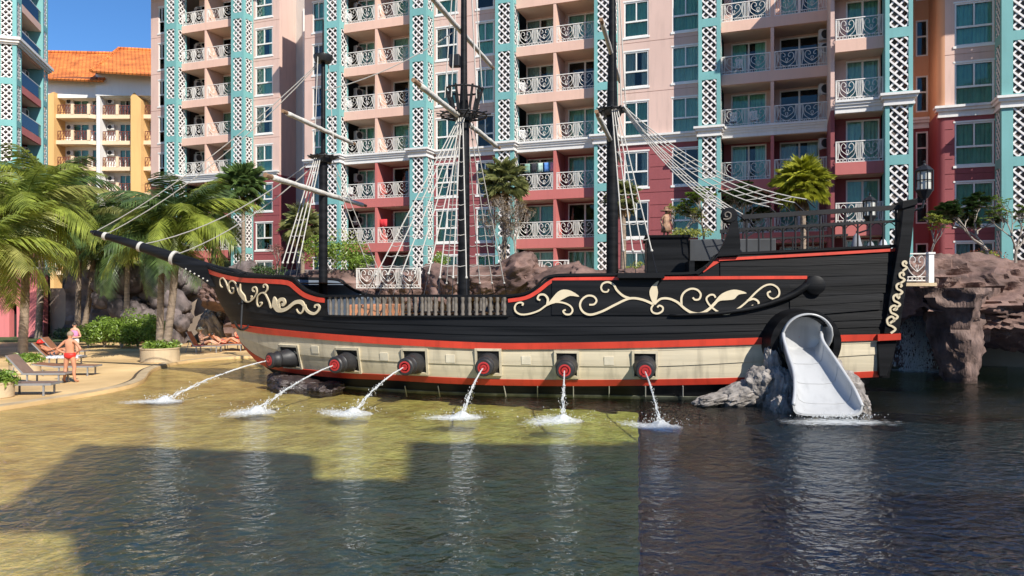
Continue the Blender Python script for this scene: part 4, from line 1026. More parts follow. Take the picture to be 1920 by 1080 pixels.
# ------------------------------------------------------------------ yellow building with the orange tiled roof
YB = 86.0
YEL = thing('hotel_building', 'yellow hotel with orange tiled roof and brown balcony rails in the gap between the towers', 'building', (0, YB, 0))
OCH = mat('ochre_render', (.74, .44, .17), .8, .08, .2, dirt=.12); CRM = mat('cream_render', (.76, .58, .39), .8, .07, .3, dirt=.1); WHT = mat('white_render', (.78, .77, .74), .8, .06, .2, dirt=.12)
TILEM = mat('orange_roof_tile', (.62, .16, .035), .7, .25, .8, col2=(.74, .23, .05)); BRN = mat('brown_rail', (.16, .045, .03), .6, .2, 3)
nt = TILEM.node_tree; bpn = nt.nodes.new('ShaderNodeBump'); wv = nt.nodes.new('ShaderNodeTexBrick'); tcn = nt.nodes.new('ShaderNodeTexCoord')
wv.inputs['Scale'].default_value = 1.0; wv.inputs['Brick Width'].default_value = .45; wv.inputs['Row Height'].default_value = .42; wv.inputs['Mortar Size'].default_value = .06; wv.inputs['Mortar Smooth'].default_value = 1
nt.links.new(tcn.outputs['Object'], wv.inputs['Vector']); nt.links.new(wv.outputs['Fac'], bpn.inputs['Height']); bpn.inputs['Distance'].default_value = .12; bpn.invert = True
nt.links.new(bpn.outputs[0], nt.nodes['Principled BSDF'].inputs['Normal'])
def yx(px, Y=YB): return k_of(px) * Y
def yz(py, Y=YB): return CAMH + (HOR - py) / F * Y
lev = [23.7 - 3.0 * i for i in range(7)]
# pilasters with sloped heads
for a, b, h0, h1 in ((88, 107, 184, 175), (250, 269, 183, 190)):
    pts = [(yx(a), .1), (yx(b), .1), (yx(b), yz(h1)), (yx((a + b) / 2 - (3 if a > 200 else -6)), yz(176)), (yx(a), yz(h0))]
    MB().prism(pts, lambda x, z: (x, -.6, z), lambda x, z: (x, 3, z)).build('pilaster', OCH, YEL)
for a, b in ((60, 88), (269, 330)): pass
back = MB(); ops = []
doors = [(122, 152), (158, 182), (211, 232), (234, 249)]
for z in lev: ops += [(yx(a), yx(b), z + .05, z + 2.25) for a, b in doors]
wallgrid(back, yx(60), yx(330), .1, yz(170), ops, lambda p, t, z: (p, 1.6 + t, z), .2); back.build('wall', WHT, YEL)
for z in lev:
    for a, b in doors: add_window(YEL, yx(a), 1.66, z + .05, yx(b) - yx(a), 2.2, 'door', style=wr.random())
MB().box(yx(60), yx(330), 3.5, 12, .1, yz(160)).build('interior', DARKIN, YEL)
MB().box(yx(60), yx(330), .1, 1.6, yz(183), yz(150)).build('wall', WHT, YEL)
MB().box(yx(183), yx(330), -.4, .098, yz(181), yz(136)).build('wall', WHT, YEL)
MB().box(yx(184), yx(190), -.35, 1.6, .2, yz(181)).build('fin_wall', WHT, YEL)
post_m = MB().box(-.16, .16, -.14, .14, 0, 1.18).mesh('rail_post', CRM)
def brown_rail(w_):
    k = ('br', round(w_, 2))
    if k in RC: return RC[k]
    mb = MB().box(0, w_, -.05, .05, 1.02, 1.10).box(0, w_, -.03, .03, .18, .24); n = max(2, int(w_ / .3))
    for i in range(n + 1):
        x = w_ * i / n; mb.box(x - .03, x + .03, -.025, .025, .02, 1.02)
    for i in range(n): mb.bar((w_ * i / n, 0, .24), (w_ * (i + 1) / n, 0, 1.02), .05, .03, (0, 1, 0))
    RC[k] = mb.mesh('railing', BRN); return RC[k]
for z in lev:
    for segs in (((107, -.2), (168, -.2), (188, .5)), ((189, .1), (219, .1), (250, .1)), ((269, .0), (300, .0))):
        pts = [(yx(p), y) for p, y in segs]
        poly = pts + [(pts[-1][0], 1.6), (pts[0][0], 1.6)]
        MB().prism(poly, lambda x, y: (x, y, z - .45), lambda x, y: (x, y, z)).build('balcony_slab', CRM, YEL)
        subs = []
        for (x0, y0), (x1, y1) in zip(pts, pts[1:]):
            n = 2 if x1 - x0 > 3 else 1
            for i in range(n): subs.append(((x0 + (x1 - x0) * i / n, y0 + (y1 - y0) * i / n), (x0 + (x1 - x0) * (i + 1) / n, y0 + (y1 - y0) * (i + 1) / n)))
        for (x0, y0), (x1, y1) in subs:
            l_ = math.hypot(x1 - x0, y1 - y0); inst('railing', brown_rail(l_ - .3), YEL, (x0 + .15 * (x1 - x0) / l_, y0 + .1, z), (0, 0, math.atan2(y1 - y0, x1 - x0))); inst('rail_post', post_m, YEL, (x1, y1 + .1, z))
    for px in (114, 192): ac_unit(YEL, yx(px), 1.0, z + 1.5)
# roofs: hipped planes with thickness
def roof_slab(pts, name='roof', m=TILEM):
    n = (Vector(pts[1]) - Vector(pts[0])).cross(Vector(pts[2]) - Vector(pts[0])).normalized(); n = n if n.z > 0 else -n
    return MB().loft([[Vector(p) for p in pts], [Vector(p) - n * .22 for p in pts]], closed=True, cap=True).build(name, m, YEL)
def P3(px, py, Y): p = at(px, py, Y); return (p.x, p.y - YB, p.z)
roof_slab([P3(70, 146, 84.8), P3(192, 151, 84.8), P3(230, 101, 92), P3(40, 97, 92)])
roof_slab([P3(170, 132.5, 83.6), P3(330, 142, 83.6), P3(330, 97, 91.5), P3(223, 91.5, 91.5)])
roof_slab([P3(170, 132.5, 83.6), P3(223, 91.5, 91.5), P3(206, 110, 93.5), P3(186, 139, 87)])
MB().box(yx(60), yx(190), -.95, -.8, yz(152), yz(148.5)).build('fascia_board', mat('eave_brown', (.22, .08, .04), .7, .2, 2), YEL)
MB().tube([P3(40, 96.5, 92), P3(229, 100.5, 92)], .22, 8).build('ridge_tiles', TILEM, YEL); MB().tube([P3(222, 91, 91.5), P3(330, 96.5, 91.5)], .22, 8).build('ridge_tiles', TILEM, YEL); MB().tube([P3(170, 132, 83.6), P3(223, 91, 91.5)], .2, 8).build('ridge_tiles', TILEM, YEL)

# ------------------------------------------------------------------ pink garden wall and stair far left
PW = thing('garden_wall', 'low pink garden wall with dark doorway behind the palm trunks at the left', 'wall', (-36, 50.2, .1))
mb = MB(); wallgrid(mb, -20, 4.5, 0, 4.6, [(2.2, 2.7, 0, 2.3), (-2.4, -1.2, 0, 2.4)], lambda p, t, z: (p, t, z), .5); mb.build('wall', mat('pink_render', (.66, .20, .20), .8, .1, .3, dirt=.2), PW)
MB().box(-20.2, 4.7, -.1, .6, 4.6, 4.75).build('wall_cap', CORN, PW)
MB().box(-20, 4.4, .7, .9, 0, 4.4).build('backing', DARKIN, PW)  # near-black sheet in place of the shade inside the doorways

# ------------------------------------------------------------------ the unseen apartment block behind the photographer, shaped to cast the shade on the pool
cot_ = math.cos(SUN_EL) / math.sin(SUN_EL)
def caster(px, py, Yp=-7.0):
    p = ground(px, py, -.32); s = (p.y - Yp) / math.cos(SUN_AZ) ; return (p.x + (p.y - Yp) * math.tan(SUN_AZ), s / cot_ - .32)
sil = [caster(*q) for q in ((-60, 1000), (0, 960), (150, 842), (585, 850), (592, 893), (762, 893), (768, 826), (2600, 812))]
base_x = caster(150, 1000)[0]
low = caster(150, 990)
BB = thing('apartment_building', 'pink apartment block behind the viewer that shades the near half of the pool', 'building')
zn = min(q[1] for q in sil if q[0] > base_x) - .05
MB().prism([(base_x, 0), (base_x, zn), (sil[-1][0], zn), (sil[-1][0], 0)], lambda x, z: (x, -7.25, z), lambda x, z: (x + 8 * math.tan(SUN_AZ), -15.25, z)).build('wall', PEACH, BB)  # back face skewed along the sun so its shade stays within the outline
par = [(sil[0][0] - .5, low[1])] + sil + [(sil[-1][0], zn - .5), (base_x, zn - .5), (base_x, low[1])]
MB().prism(par, lambda x, z: (x, -7, z), lambda x, z: (x + .2 * math.tan(SUN_AZ), -7.2, z)).build('shade_edge_plate', PEACH, BB)  # thin unseen plate added to cast the stepped edge of the shade
# ------------------------------------------------------------------ rocks
ROCKD = mat('lava_rock', (.085, .068, .066), .85, .45, 1.3, bump=.9, bscale=7, col2=(.15, .12, .115))
ROCKR = mat('red_rock', (.085, .048, .04), .8, .45, 1.2, bump=1.0, bscale=7, col2=(.18, .11, .09), stretch=(.8, .8, 1.5))
ROCKP = mat('flowing_rock', (.075, .045, .038), .75, .5, 1.6, bump=1.0, bscale=8, col2=(.18, .12, .10), stretch=(1.8, 1.8, .45))
ROCKSHADE = mat('grotto_shade_rock', (.014, .013, .014), .45, .4, 1.3, bump=.9, bscale=6)  # deep shade of the grotto painted as near-black rock colour
ROCKWET = mat('wet_brown_rock', (.045, .032, .03), .35, .4, 1.5, bump=.9, bscale=7)
ROCKG = mat('grey_rock', (.15, .135, .125), .85, .45, 1.6, bump=1.0, bscale=7, col2=(.29, .265, .245))
def ridged(p, s): return 1 - abs(noise.noise(p * s)) * 2
def displace(v, seed, amp, s):
    q = v + Vector((seed * 13.1, seed * 7.7, seed * 3.3))
    return amp * (.55 * noise.noise(q * s) + .35 * ridged(q, s * 1.9) * .6 + .24 * noise.noise(q * s * 4.1) + .16 * ridged(q, s * 3.3) + .10 * ridged(q, s * 8.5) + .05 * noise.noise(q * s * 17))
def blob_mesh(seed, m, sub=4, amp=.35, s=1.1, sq=1.0, name='boulder'):
    bm = bmesh.new(); bmesh.ops.create_icosphere(bm, subdivisions=sub, radius=1)
    for v in bm.verts:
        c = v.co.copy(); k = max(abs(c.x), abs(c.y), abs(c.z)); c = c.lerp(c / k * .8, 1 - sq) if sq < 1 else c
        v.co = c * (1 + displace(c, seed, amp, s))
    me = bpy.data.meshes.new(name); bm.to_mesh(me); bm.free()
    for p in me.polygons: p.use_smooth = True
    me.set_sharp_from_angle(angle=R(50)); me.materials.append(m); return me
BOUL = [blob_mesh(i + 1, ROCKD, 3, .42, 1.2, .55) for i in range(5)]; BOULR = [blob_mesh(i + 11, ROCKR, 5, .45, 1.1, .6) for i in range(4)]; BOULG = [blob_mesh(i + 21, ROCKG, 5, .45, 1.2, .6) for i in range(4)]
def sheet(fn, nu, nv, seed, amp, s, m, name, parent, dirv=None):
    rows = []
    for i in range(nu + 1):
        r = []
        for j in range(nv + 1):
            p = Vector(fn(i / nu, j / nv)); d = dirv(i / nu, j / nv) if dirv else Vector((0, -1, 0)); r.append(p + d * displace(Vector((p.x, p.y, p.z * 1.6)), seed, amp, s))
        rows.append(r)
    return MB().loft(rows).build(name, m, parent, smooth='auto')
# left cliff behind the hedge, with two caves
rr = random.Random(5)
CL = thing('rock_cliff', 'dark lava rock cliff with caves behind the hedge and the sun loungers', 'rock', (-20, 47, 0))
sheet(lambda a, b: (-9 + 24 * a, 1.2 + .8 * b, 4.6 * b + .05), 60, 18, 2, .9, .6, ROCKD, 'cliff_face', CL)
MB().box(-9, 15, 1.5, 6, 0, 4.2).build('cliff_core', ROCKD, CL)
for i in range(120):
    px = rr.uniform(150, 500); py = rr.uniform(512, 640)
    if 345 < px < 412 and py > 545: continue
    if 110 < px < 245 and py > 555: continue
    if 418 < px < 470 and py > 600: continue
    Y = 46 + rr.uniform(-.8, .9) - (py - 510) * .012; p = at(px, py, Y) - Vector((-20, 47, 0)); s_ = rr.uniform(.35, .85)
    inst('boulder', rr.choice(BOUL), CL, p, (rr.uniform(0, 6), rr.uniform(0, 6), rr.uniform(0, 6)), (s_ * 1.3, s_, s_ * .85))
# slanting slabs beside the cave
for px, py, sx, sz, rz in ((395, 600, .55, 1.1, .5), (408, 622, .5, 1.3, -.4), (250, 585, 1.4, .7, .3), (205, 560, .9, .6, 0)):
    p = at(px, py, 45.2) - Vector((-20, 47, 0)); inst('boulder', BOULG[1] if px > 390 else BOUL[2], CL, p, (.2, rz, .4), (sx, .6, sz))
# ledge along the terrace, behind the ship
LG = thing('rock_ledge', 'reddish layered rock ledge topped with planting between ship and apartments', 'rock', BO, TH)
for i in range(46):
    s = -5 + 37 * i / 45 + rr.uniform(-.3, .3); h = rr.uniform(.8, 1.3)
    inst('boulder', rr.choice(BOULR), LG, (s, -8.2 + rr.uniform(-.6, .6), 3.15 + rr.uniform(-.35, .3) + (.35 if 8 < s < 20 else 0)), (rr.uniform(-.3, .3), rr.uniform(-.3, .3), rr.uniform(0, 6)), (1.5 * h, 1.1, .75 * h))
sheet(lambda a, b: (-5 + 37 * a, -8.0 - .4 * math.sin(b * 3), -.6 + 4.1 * b), 150, 24, 6, .9, .7, ROCKR, 'ledge_face', LG)
sheet(lambda a, b: (-5 + 37 * a, -8.3 + 2.0 * b, 3.5), 150, 8, 7, .45, .8, ROCKR, 'ledge_top', LG, lambda a, b: Vector((0, 0, 1)))
# right overhang above the grotto
OV = thing('rock_overhang', 'red-brown sculpted rock overhang with grotto and waterfall at the right edge', 'rock', (20, 29, 0))
def ov_sec(a):                                   # cross-section polygon (y, z) swept along x
    x = -5.2 + 17 * a; lift = .0 + .12 * math.sin(a * 9)
    zb = 1.45 + .35 * math.sin(a * 11 + 1) + (.55 if a < .12 else 0)
    return x, [(-1.9, 3.0 + lift), (-2.25, 2.5), (-1.7, zb + .35), (-.4, zb), (2.2, zb + .2), (4.2, zb), (4.4, 4.0), (2.4, 4.15 + lift), (.4, 4.1 + lift), (-1.0, 3.85 + lift)]
rows = []
for i in range(171):
    x, sec = ov_sec(i / 170); ring = [Vector((x, p.x, p.y)) for p in cr([(a, b, 0) for a, b in sec], 9, True)]
    c = Vector((x, 1.0, 2.8)); out = []
    for p in ring:
        d_ = (p - c).normalized(); q = Vector((p.x * .55, p.y * .8, p.z * 2.6)); out.append(p + d_ * (displace(q, 31, .75, .9) + .16 * ridged(q, 2.3)) + Vector((.35 * noise.noise(q * 1.3), 0, 0)))
    rows.append(out)
MB().loft(rows, closed=True, cap=True).build('overhang', ROCKR, OV, smooth='auto')
def pillar(px, py0, py1, Y, r0, r1, seed, name='rock_pillar', m=ROCKP):
    a = at(px[0], py0, Y); b = at(px[1], py1, Y); rows = []
    for i in range(31):
        t = i / 30; c = a.lerp(b, t); r = r0 + (r1 - r0) * t ** .8; ring = []
        for j in range(28):
            an = 2 * math.pi * j / 28; d_ = Vector((math.cos(an), math.sin(an), 0)); q = c + d_ * r; ring.append(c + d_ * (r + displace(Vector((q.x * 1.6, q.y * 1.6, q.z * .5)), seed, r * .75, 1.3)) - Vector((20, 29, 0)))
        rows.append(ring)
    MB().loft(rows, closed=True, cap=True).build(name, m, OV, smooth='auto')
pillar((1782, 1800), 540, 716, 27.1, 1.05, .42, 3); pillar((1752, 1746), 520, 585, 27.6, .7, .25, 4); pillar((1838, 1846), 540, 640, 27.3, .6, .15, 5)
sheet(lambda a, b: (-6.5 + 22 * a, 4.0, -1.2 + 5.2 * b), 60, 18, 9, .8, .8, ROCKSHADE, 'grotto_wall', OV)
MB().box(-7, 16, 4.6, 6, -3.8, 3.9).build('grotto_core', ROCKSHADE, OV)
MB().box(-7, 16, 2.6, 4.0, -.9, -.0).box(-7, 16, 3.6, 4.0, .0, .16).build('grotto_ledge', ROCKSHADE, OV)
# rocks that carry the slide and one under the bow
def rock_thing(name, label, parts, mset, group=None):
    px, py, Y, *_ = parts[0]; base = at(px, py, Y); base.z = 0
    t = thing(name, label, 'rock', base, 0, group)
    for i, (px, py, Y, sx, sy, sz, rz) in enumerate(parts):
        inst('boulder', mset[i % len(mset)], t, at(px, py, Y) - base, (0, rz[0], rz[1]), (sx, sy, sz))
    return t
rock_thing('slide_rock', 'grey rock spur trailing into the water left of the white slide', [(1462, 742, 20.3, .30, .5, .72, (.1, .3)), (1432, 728, 20.75, .45, .5, .62, (-.45, 1.2)), (1392, 738, 20.8, .70, .4, .30, (-.35, .2)), (1345, 746, 20.7, .65, .3, .14, (-.15, .4)), (1472, 768, 19.6, .24, .35, .36, (.2, 2.0)), (1452, 690, 20.85, .24, .4, .62, (.15, 2.6))], BOULG)
rock_thing('slide_rock', 'pale rock pier under the right rim of the white slide', [(1597, 762, 19.5, .22, .45, .42, (.1, .6)), (1583, 735, 20.0, .26, .5, .5, (.25, 1.6)), (1562, 705, 20.5, .26, .5, .55, (.2, 2.4)), (1530, 765, 20.4, .5, .4, .55, (0, .2))], BOULG[2:] + BOULG[:2])
rock_thing('bow_rock', 'low wet rock in the shallow water under the ship bow', [(560, 724, 24.6, .75, .5, .30, (.1, .3)), (612, 728, 24.0, .6, .4, .20, (.0, 1.0)), (525, 716, 25.2, .45, .4, .30, (0, 2.0))], [blob_mesh(33, ROCKWET, 4, .5, 1.4, .6), blob_mesh(34, ROCKWET, 4, .5, 1.4, .6)])
# ------------------------------------------------------------------ white slide
SLM = mat('slide_gelcoat', (.44, .45, .46), .28, .04, 1, dirt=.25)
SLM.node_tree.nodes['Principled BSDF'].inputs['Coat Weight'].default_value = .4
ALUW = mat('slide_seam', (.40, .41, .42), .5, .1, 3)
SL = thing('water_slide', 'white fibreglass slide curving out of a black tunnel in the ship side into the pool', 'slide', ground(1545, 778))
slo = SL.location.copy()
path = [(1504, 652, 20.85, .50, .66), (1504, 664, 20.45, .48, .60), (1507, 679, 20.2, .48, .56), (1520, 705, 19.85, .54, .54), (1535, 735, 19.45, .60, .52), (1546, 761, 19.05, .70, .44), (1552, 777, 18.7, .80, .22)]
ctr = [Vector((p[0], p[1], p[2])) for p in path]
rowsI, rims = [], []
PP = cr([(a, b, c) for a, b, c, _, _ in path], 6); WW = cr([(d_, e, 0) for *_, d_, e in path], 6)
SHELL = [(-1.0, 1.0), (-.97, .55), (-.90, .22), (-.72, .05), (-.4, .0), (0, 0), (.4, .0), (.72, .05), (.90, .22), (.97, .55), (1.0, 1.0)]
for p, w_ in zip(PP, WW):
    c = at(p.x, p.y, p.z) - slo; c.z = max(c.z, .05); ring = []
    for sx, sz in SHELL: ring.append(c + Vector((sx * w_.x, -sx * w_.x * .12, sz * w_.y)))
    for sx, sz in reversed(SHELL): ring.append(c + Vector((sx * (w_.x + .045), -sx * w_.x * .12, sz * w_.y + (.0 if sz > .9 else -.05))))
    rowsI.append(ring); rims.append((c + Vector((-w_.x - .02, .12 * w_.x, w_.y)), c + Vector((w_.x + .02, -.12 * w_.x, w_.y))))
MB().loft(rowsI, closed=True, cap=True).build('chute', SLM, SL, smooth='auto')
for sd in (0, 1): MB().tube([r[sd] for r in rims[7:]], .05, 8).build('rim', SLM, SL, smooth=True)
for ri in (13, 21, 29): MB().tube([p + Vector((0, -.004, .006)) for p in rowsI[ri][:len(SHELL)]], .008, 5).build('seam', ALUW, SL)
# tunnel: white tube cut off obliquely, black collar around it
tc_ = at(1509, 632, 20.55) - slo; tb = Vector((0, 1, .12)).normalized(); ux = Vector((1, -.12, 0)); uz = Vector((0, -.1, 1))
def arc_ring(c, r, a0=-40, a1=220, n=24): return [c + ux * r * math.cos(R(a0 + (a1 - a0) * i / n)) + uz * r * math.sin(R(a0 + (a1 - a0) * i / n)) for i in range(n + 1)]
rg = []
for i in range(9):
    t = i / 8; a_in = 20 * t
    rg.append(arc_ring(tc_ + Vector((.02, .35 - .55 * t, -.02 * t)), .68, -50 + 75 * t ** 2, 230 - 75 * t ** 2))
MB().loft(rg).build('tunnel', SLM, SL, smooth=True).modifiers.new('solid', 'SOLIDIFY').thickness = .05
col_ = MB(); n = 40; rs = []
for i in range(n + 1):
    a = 2 * math.pi * i / n; d_ = ux * math.cos(a) + uz * math.sin(a); c = tc_ + Vector((.0, .15, -.18))
    rs.append([c + d_ * .74 + Vector((0, -.22, 0)), c + d_ * .93 + Vector((0, -.22, 0)), c + d_ * .97 + Vector((0, .9, 0)), c + d_ * .74 + Vector((0, .9, 0))])
col_.loft(rs, closed=True).build('collar', BLK, SL, smooth='auto')
MB().lathe([(.70, .42), (.66, .22), (.5, .08), (.25, .01), (.01, 0)], 28, Matrix.Translation(tc_ + Vector((0, .40, -.02))) @ Matrix.Rotation(R(90), 4, 'X'), cap=False).build('tunnel_bend', SLM, SL, smooth=True)

# ------------------------------------------------------------------ water jets, splashes, waterfall
FOAM = bpy.data.materials.new('white_water'); FOAM.use_nodes = True; fb = FOAM.node_tree.nodes['Principled BSDF']
fb.inputs['Base Color'].default_value = (.86, .89, .90, 1); fb.inputs['Roughness'].default_value = .25; fb.inputs['Transmission Weight'].default_value = .25; fb.inputs['IOR'].default_value = 1.33
nz_ = FOAM.node_tree.nodes.new('ShaderNodeTexNoise'); nz_.inputs['Scale'].default_value = 14; bq = FOAM.node_tree.nodes.new('ShaderNodeBump'); bq.inputs['Strength'].default_value = .4; bq.inputs['Distance'].default_value = .03
FOAM.node_tree.links.new(nz_.outputs['Fac'], bq.inputs['Height']); FOAM.node_tree.links.new(bq.outputs[0], fb.inputs['Normal'])
_tb = FOAM.node_tree.nodes.new('ShaderNodeBsdfTransparent'); _ms = FOAM.node_tree.nodes.new('ShaderNodeMixShader'); _ms.inputs[0].default_value = .62
FOAM.node_tree.links.new(_tb.outputs[0], _ms.inputs[1]); FOAM.node_tree.links.new(fb.outputs[0], _ms.inputs[2]); FOAM.node_tree.links.new(_ms.outputs[0], FOAM.node_tree.nodes['Material Output'].inputs['Surface'])
# thin churned film: foam only where the noise is high, clear water elsewhere
FILM = bpy.data.materials.new('foam_film'); FILM.use_nodes = True; N = FILM.node_tree.nodes; L = FILM.node_tree.links
tcf = N.new('ShaderNodeTexCoord'); n1 = N.new('ShaderNodeTexNoise'); n1.inputs['Scale'].default_value = 7; n1.inputs['Detail'].default_value = 7; n1.inputs['Distortion'].default_value = 1.2; L.new(tcf.outputs['Object'], n1.inputs['Vector'])
gr = N.new('ShaderNodeTexGradient'); gr.gradient_type = 'SPHERICAL'; L.new(tcf.outputs['Object'], gr.inputs['Vector'])
ad = N.new('ShaderNodeMath'); ad.operation = 'MULTIPLY_ADD'; ad.inputs[1].default_value = .62; L.new(gr.outputs['Fac'], ad.inputs[0]); L.new(n1.outputs['Fac'], ad.inputs[2])
rf = N.new('ShaderNodeValToRGB'); rf.color_ramp.elements[0].position = .70; rf.color_ramp.elements[1].position = 1.0; rf.color_ramp.elements[1].color = (.6, .6, .6, 1); L.new(ad.outputs[0], rf.inputs['Fac'])
trf = N.new('ShaderNodeBsdfTransparent'); msf = N.new('ShaderNodeMixShader'); N['Principled BSDF'].inputs['Base Color'].default_value = (.84, .88, .88, 1); N['Principled BSDF'].inputs['Roughness'].default_value = .5
L.new(rf.outputs['Color'], msf.inputs[0]); L.new(trf.outputs[0], msf.inputs[1]); L.new(N['Principled BSDF'].outputs[0], msf.inputs[2]); L.new(msf.outputs[0], N['Material Output'].inputs['Surface'])
rj = random.Random(11)
def drop(mb, p, r, st=1.0):
    p = Vector(p); q = [p + Vector((r, 0, 0)), p + Vector((-r * .5, r * .87, 0)), p + Vector((-r * .5, -r * .87, 0)), p + Vector((0, 0, r * st)), p - Vector((0, 0, r * st))]
    mb.add(q, [(0, 1, 3), (1, 2, 3), (2, 0, 3), (1, 0, 4), (2, 1, 4), (0, 2, 4)])
film_me = MB().loft([[(r * math.cos(a * .2618), r * math.sin(a * .2618), 0) for a in range(24)] for r in (.001, .5, 1.0)], closed=True).mesh('foam_patch', FILM, True, merge=.0005)
WHICH = ['first from the bow', 'second from the bow', 'third from the bow', 'fourth from the bow', 'fifth from the bow', 'sixth, nearest the slide']
splash_px = [(308, 752), (482, 772), (662, 775), (866, 782), (1055, 788), (1238, 800)]
for i, (p0, sp) in enumerate(zip(JETS, splash_px)):
    e = ground(*sp); J = thing('water_jet', 'white water jet arcing from the ship cannon ' + WHICH[i], 'water jet', e, 0, 'jets from the ship cannons')
    a = p0 - e; drops = MB(); n = 60
    def jp(t): return Vector((a.x * (1 - t), a.y * (1 - t), a.z * (1 - t * (.42 + .58 * t))))
    k = int(n * .45); MB().tube([jp(t / n) + Vector((rj.gauss(0, .003), 0, rj.gauss(0, .003))) for t in range(k)], [(.020 + .006 * t / k) * rj.uniform(.85, 1.15) for t in range(k)], 7).build('stream', FOAM, J, smooth=True)
    seg = MB()
    for sn in range(7):                           # the stream frays into separate strings of water
        t0 = k - 3 + rj.randint(-4, 6); ph = rj.uniform(0, 60)
        while t0 < n:
            l_ = rj.randint(3, 8); q = []
            for t in range(t0, min(n, t0 + l_) + 1):
                u_ = t / n; sp_ = .012 + .13 * max(0, u_ - .38) ** 1.2; q.append(jp(u_) + Vector((noise.noise((u_ * 9, ph, 0)), noise.noise((u_ * 9, ph, 7)), noise.noise((u_ * 9, ph, 13)))) * sp_ * 1.6)
            if len(q) > 2: seg.tube(q, [.012 * math.sin(math.pi * (w_ + .5) / len(q)) ** .6 * rj.uniform(.7, 1.2) for w_ in range(len(q))], 5)
            t0 += l_ + rj.randint(0, 3)
    for _ in range(150):
        t = .35 + .65 * rj.random() ** .8; s = .012 + .10 * (t - .3) ** 1.2; drop(drops, jp(t) + Vector((rj.gauss(0, s), rj.gauss(0, s), rj.gauss(0, s * 1.2))), rj.uniform(.005, .013), rj.uniform(1, 2.6))
    tag(seg.build('broken_stream', FOAM, J, smooth=True), kind='stuff'); tag(drops.build('droplets', FOAM, J, fix=False), kind='stuff')
    # churned crown where the jet lands
    cr_ = MB(); rows = []
    for r_ in range(9):
        ring = []
        for q in range(36):
            an = 2 * math.pi * q / 36; rr_ = .40 * r_ / 8; nz = noise.noise((math.cos(an) * 3 * rr_ * 4 + i * 5, math.sin(an) * 12 * rr_, i)); h = .14 * math.exp(-(rr_ / .16) ** 2) + .05 * max(0, nz) + .06 * max(0, noise.noise((q * .9, r_ * 1.1, i * 3)))
            ring.append((rr_ * math.cos(an) * 1.35, rr_ * math.sin(an) * (1 + .3 * nz), max(.0, h * (1 - (r_ / 8) ** 2)) - (.02 if r_ == 8 else 0)))
        rows.append(ring)
    cr_.loft(rows, closed=True); cr_.build('splash', FOAM, J, smooth=True, merge=.0005)
    d2 = MB()
    for _ in range(130 + 25 * (i % 3)):
        an = rj.uniform(0, 6.28); r_ = abs(rj.gauss(0, .38)); drop(d2, (r_ * math.cos(an) * 1.5, r_ * math.sin(an), .02 + abs(rj.gauss(0, .12)) * math.exp(-r_)), rj.uniform(.006, .015), 1.2)
    tag(d2.build('spray', FOAM, J, fix=False), kind='stuff')
    inst('foam_patch', film_me, J, (-.35 + .12 * (i % 2), -.1, .012), (0, 0, .3 + i), (1.2 + .12 * (i % 3), .65 + .1 * ((i + 1) % 3), 1))
fo = inst('foam_patch', film_me, None, ground(1560, 792) + Vector((.15, 0, .012)), (0, 0, 0), (1.9, .8, 1)); tag(fo, 'white foam on the dark water at the foot of the slide', 'foam')
# slide run-out water
rn = MB()
for _ in range(260): drop(rn, (rj.gauss(.1, .5), rj.gauss(-.1, .18), abs(rj.gauss(0, .05)) + .02), rj.uniform(.008, .02), 1)
o = rn.build('spray', FOAM, SL, fix=False); tag(o, kind='stuff'); o.location = ground(1560, 783) - slo
# waterfall curtain right of the stern
WF = thing('waterfall', 'thin broken waterfall dripping from the rock overhang right of the ship stern', 'waterfall', ground(1716, 692))
wfo = WF.location.copy(); st_, dr_ = MB(), MB()
for i in range(80):
    px = 1690 + 52 * rj.random() ** .9; y0 = rj.uniform(525, 565); Y = 29.9 + rj.uniform(-.4, .4); p = at(px, y0, Y) - wfo; h = p.z
    l_ = rj.uniform(.25, .7); 
    if i < 48: st_.tube([p + Vector((rj.gauss(0, .02), 0, -l_ * t / 5)) for t in range(6)], [.014, .02, .018, .016, .012, .004], 5)
    for _ in range(42):
        t = rj.random(); drop(dr_, p + Vector((rj.gauss(0, .07 + .14 * t), rj.gauss(0, .08), -h * t)), rj.uniform(.010, .030), rj.uniform(1, 4))
tag(st_.build('strands', FOAM, WF, smooth=True), kind='stuff'); tag(dr_.build('droplets', FOAM, WF, fix=False), kind='stuff')
inst('foam_patch', film_me, WF, (.0, -.6, .012), (0, 0, 0), (2.0, 1.6, 1))
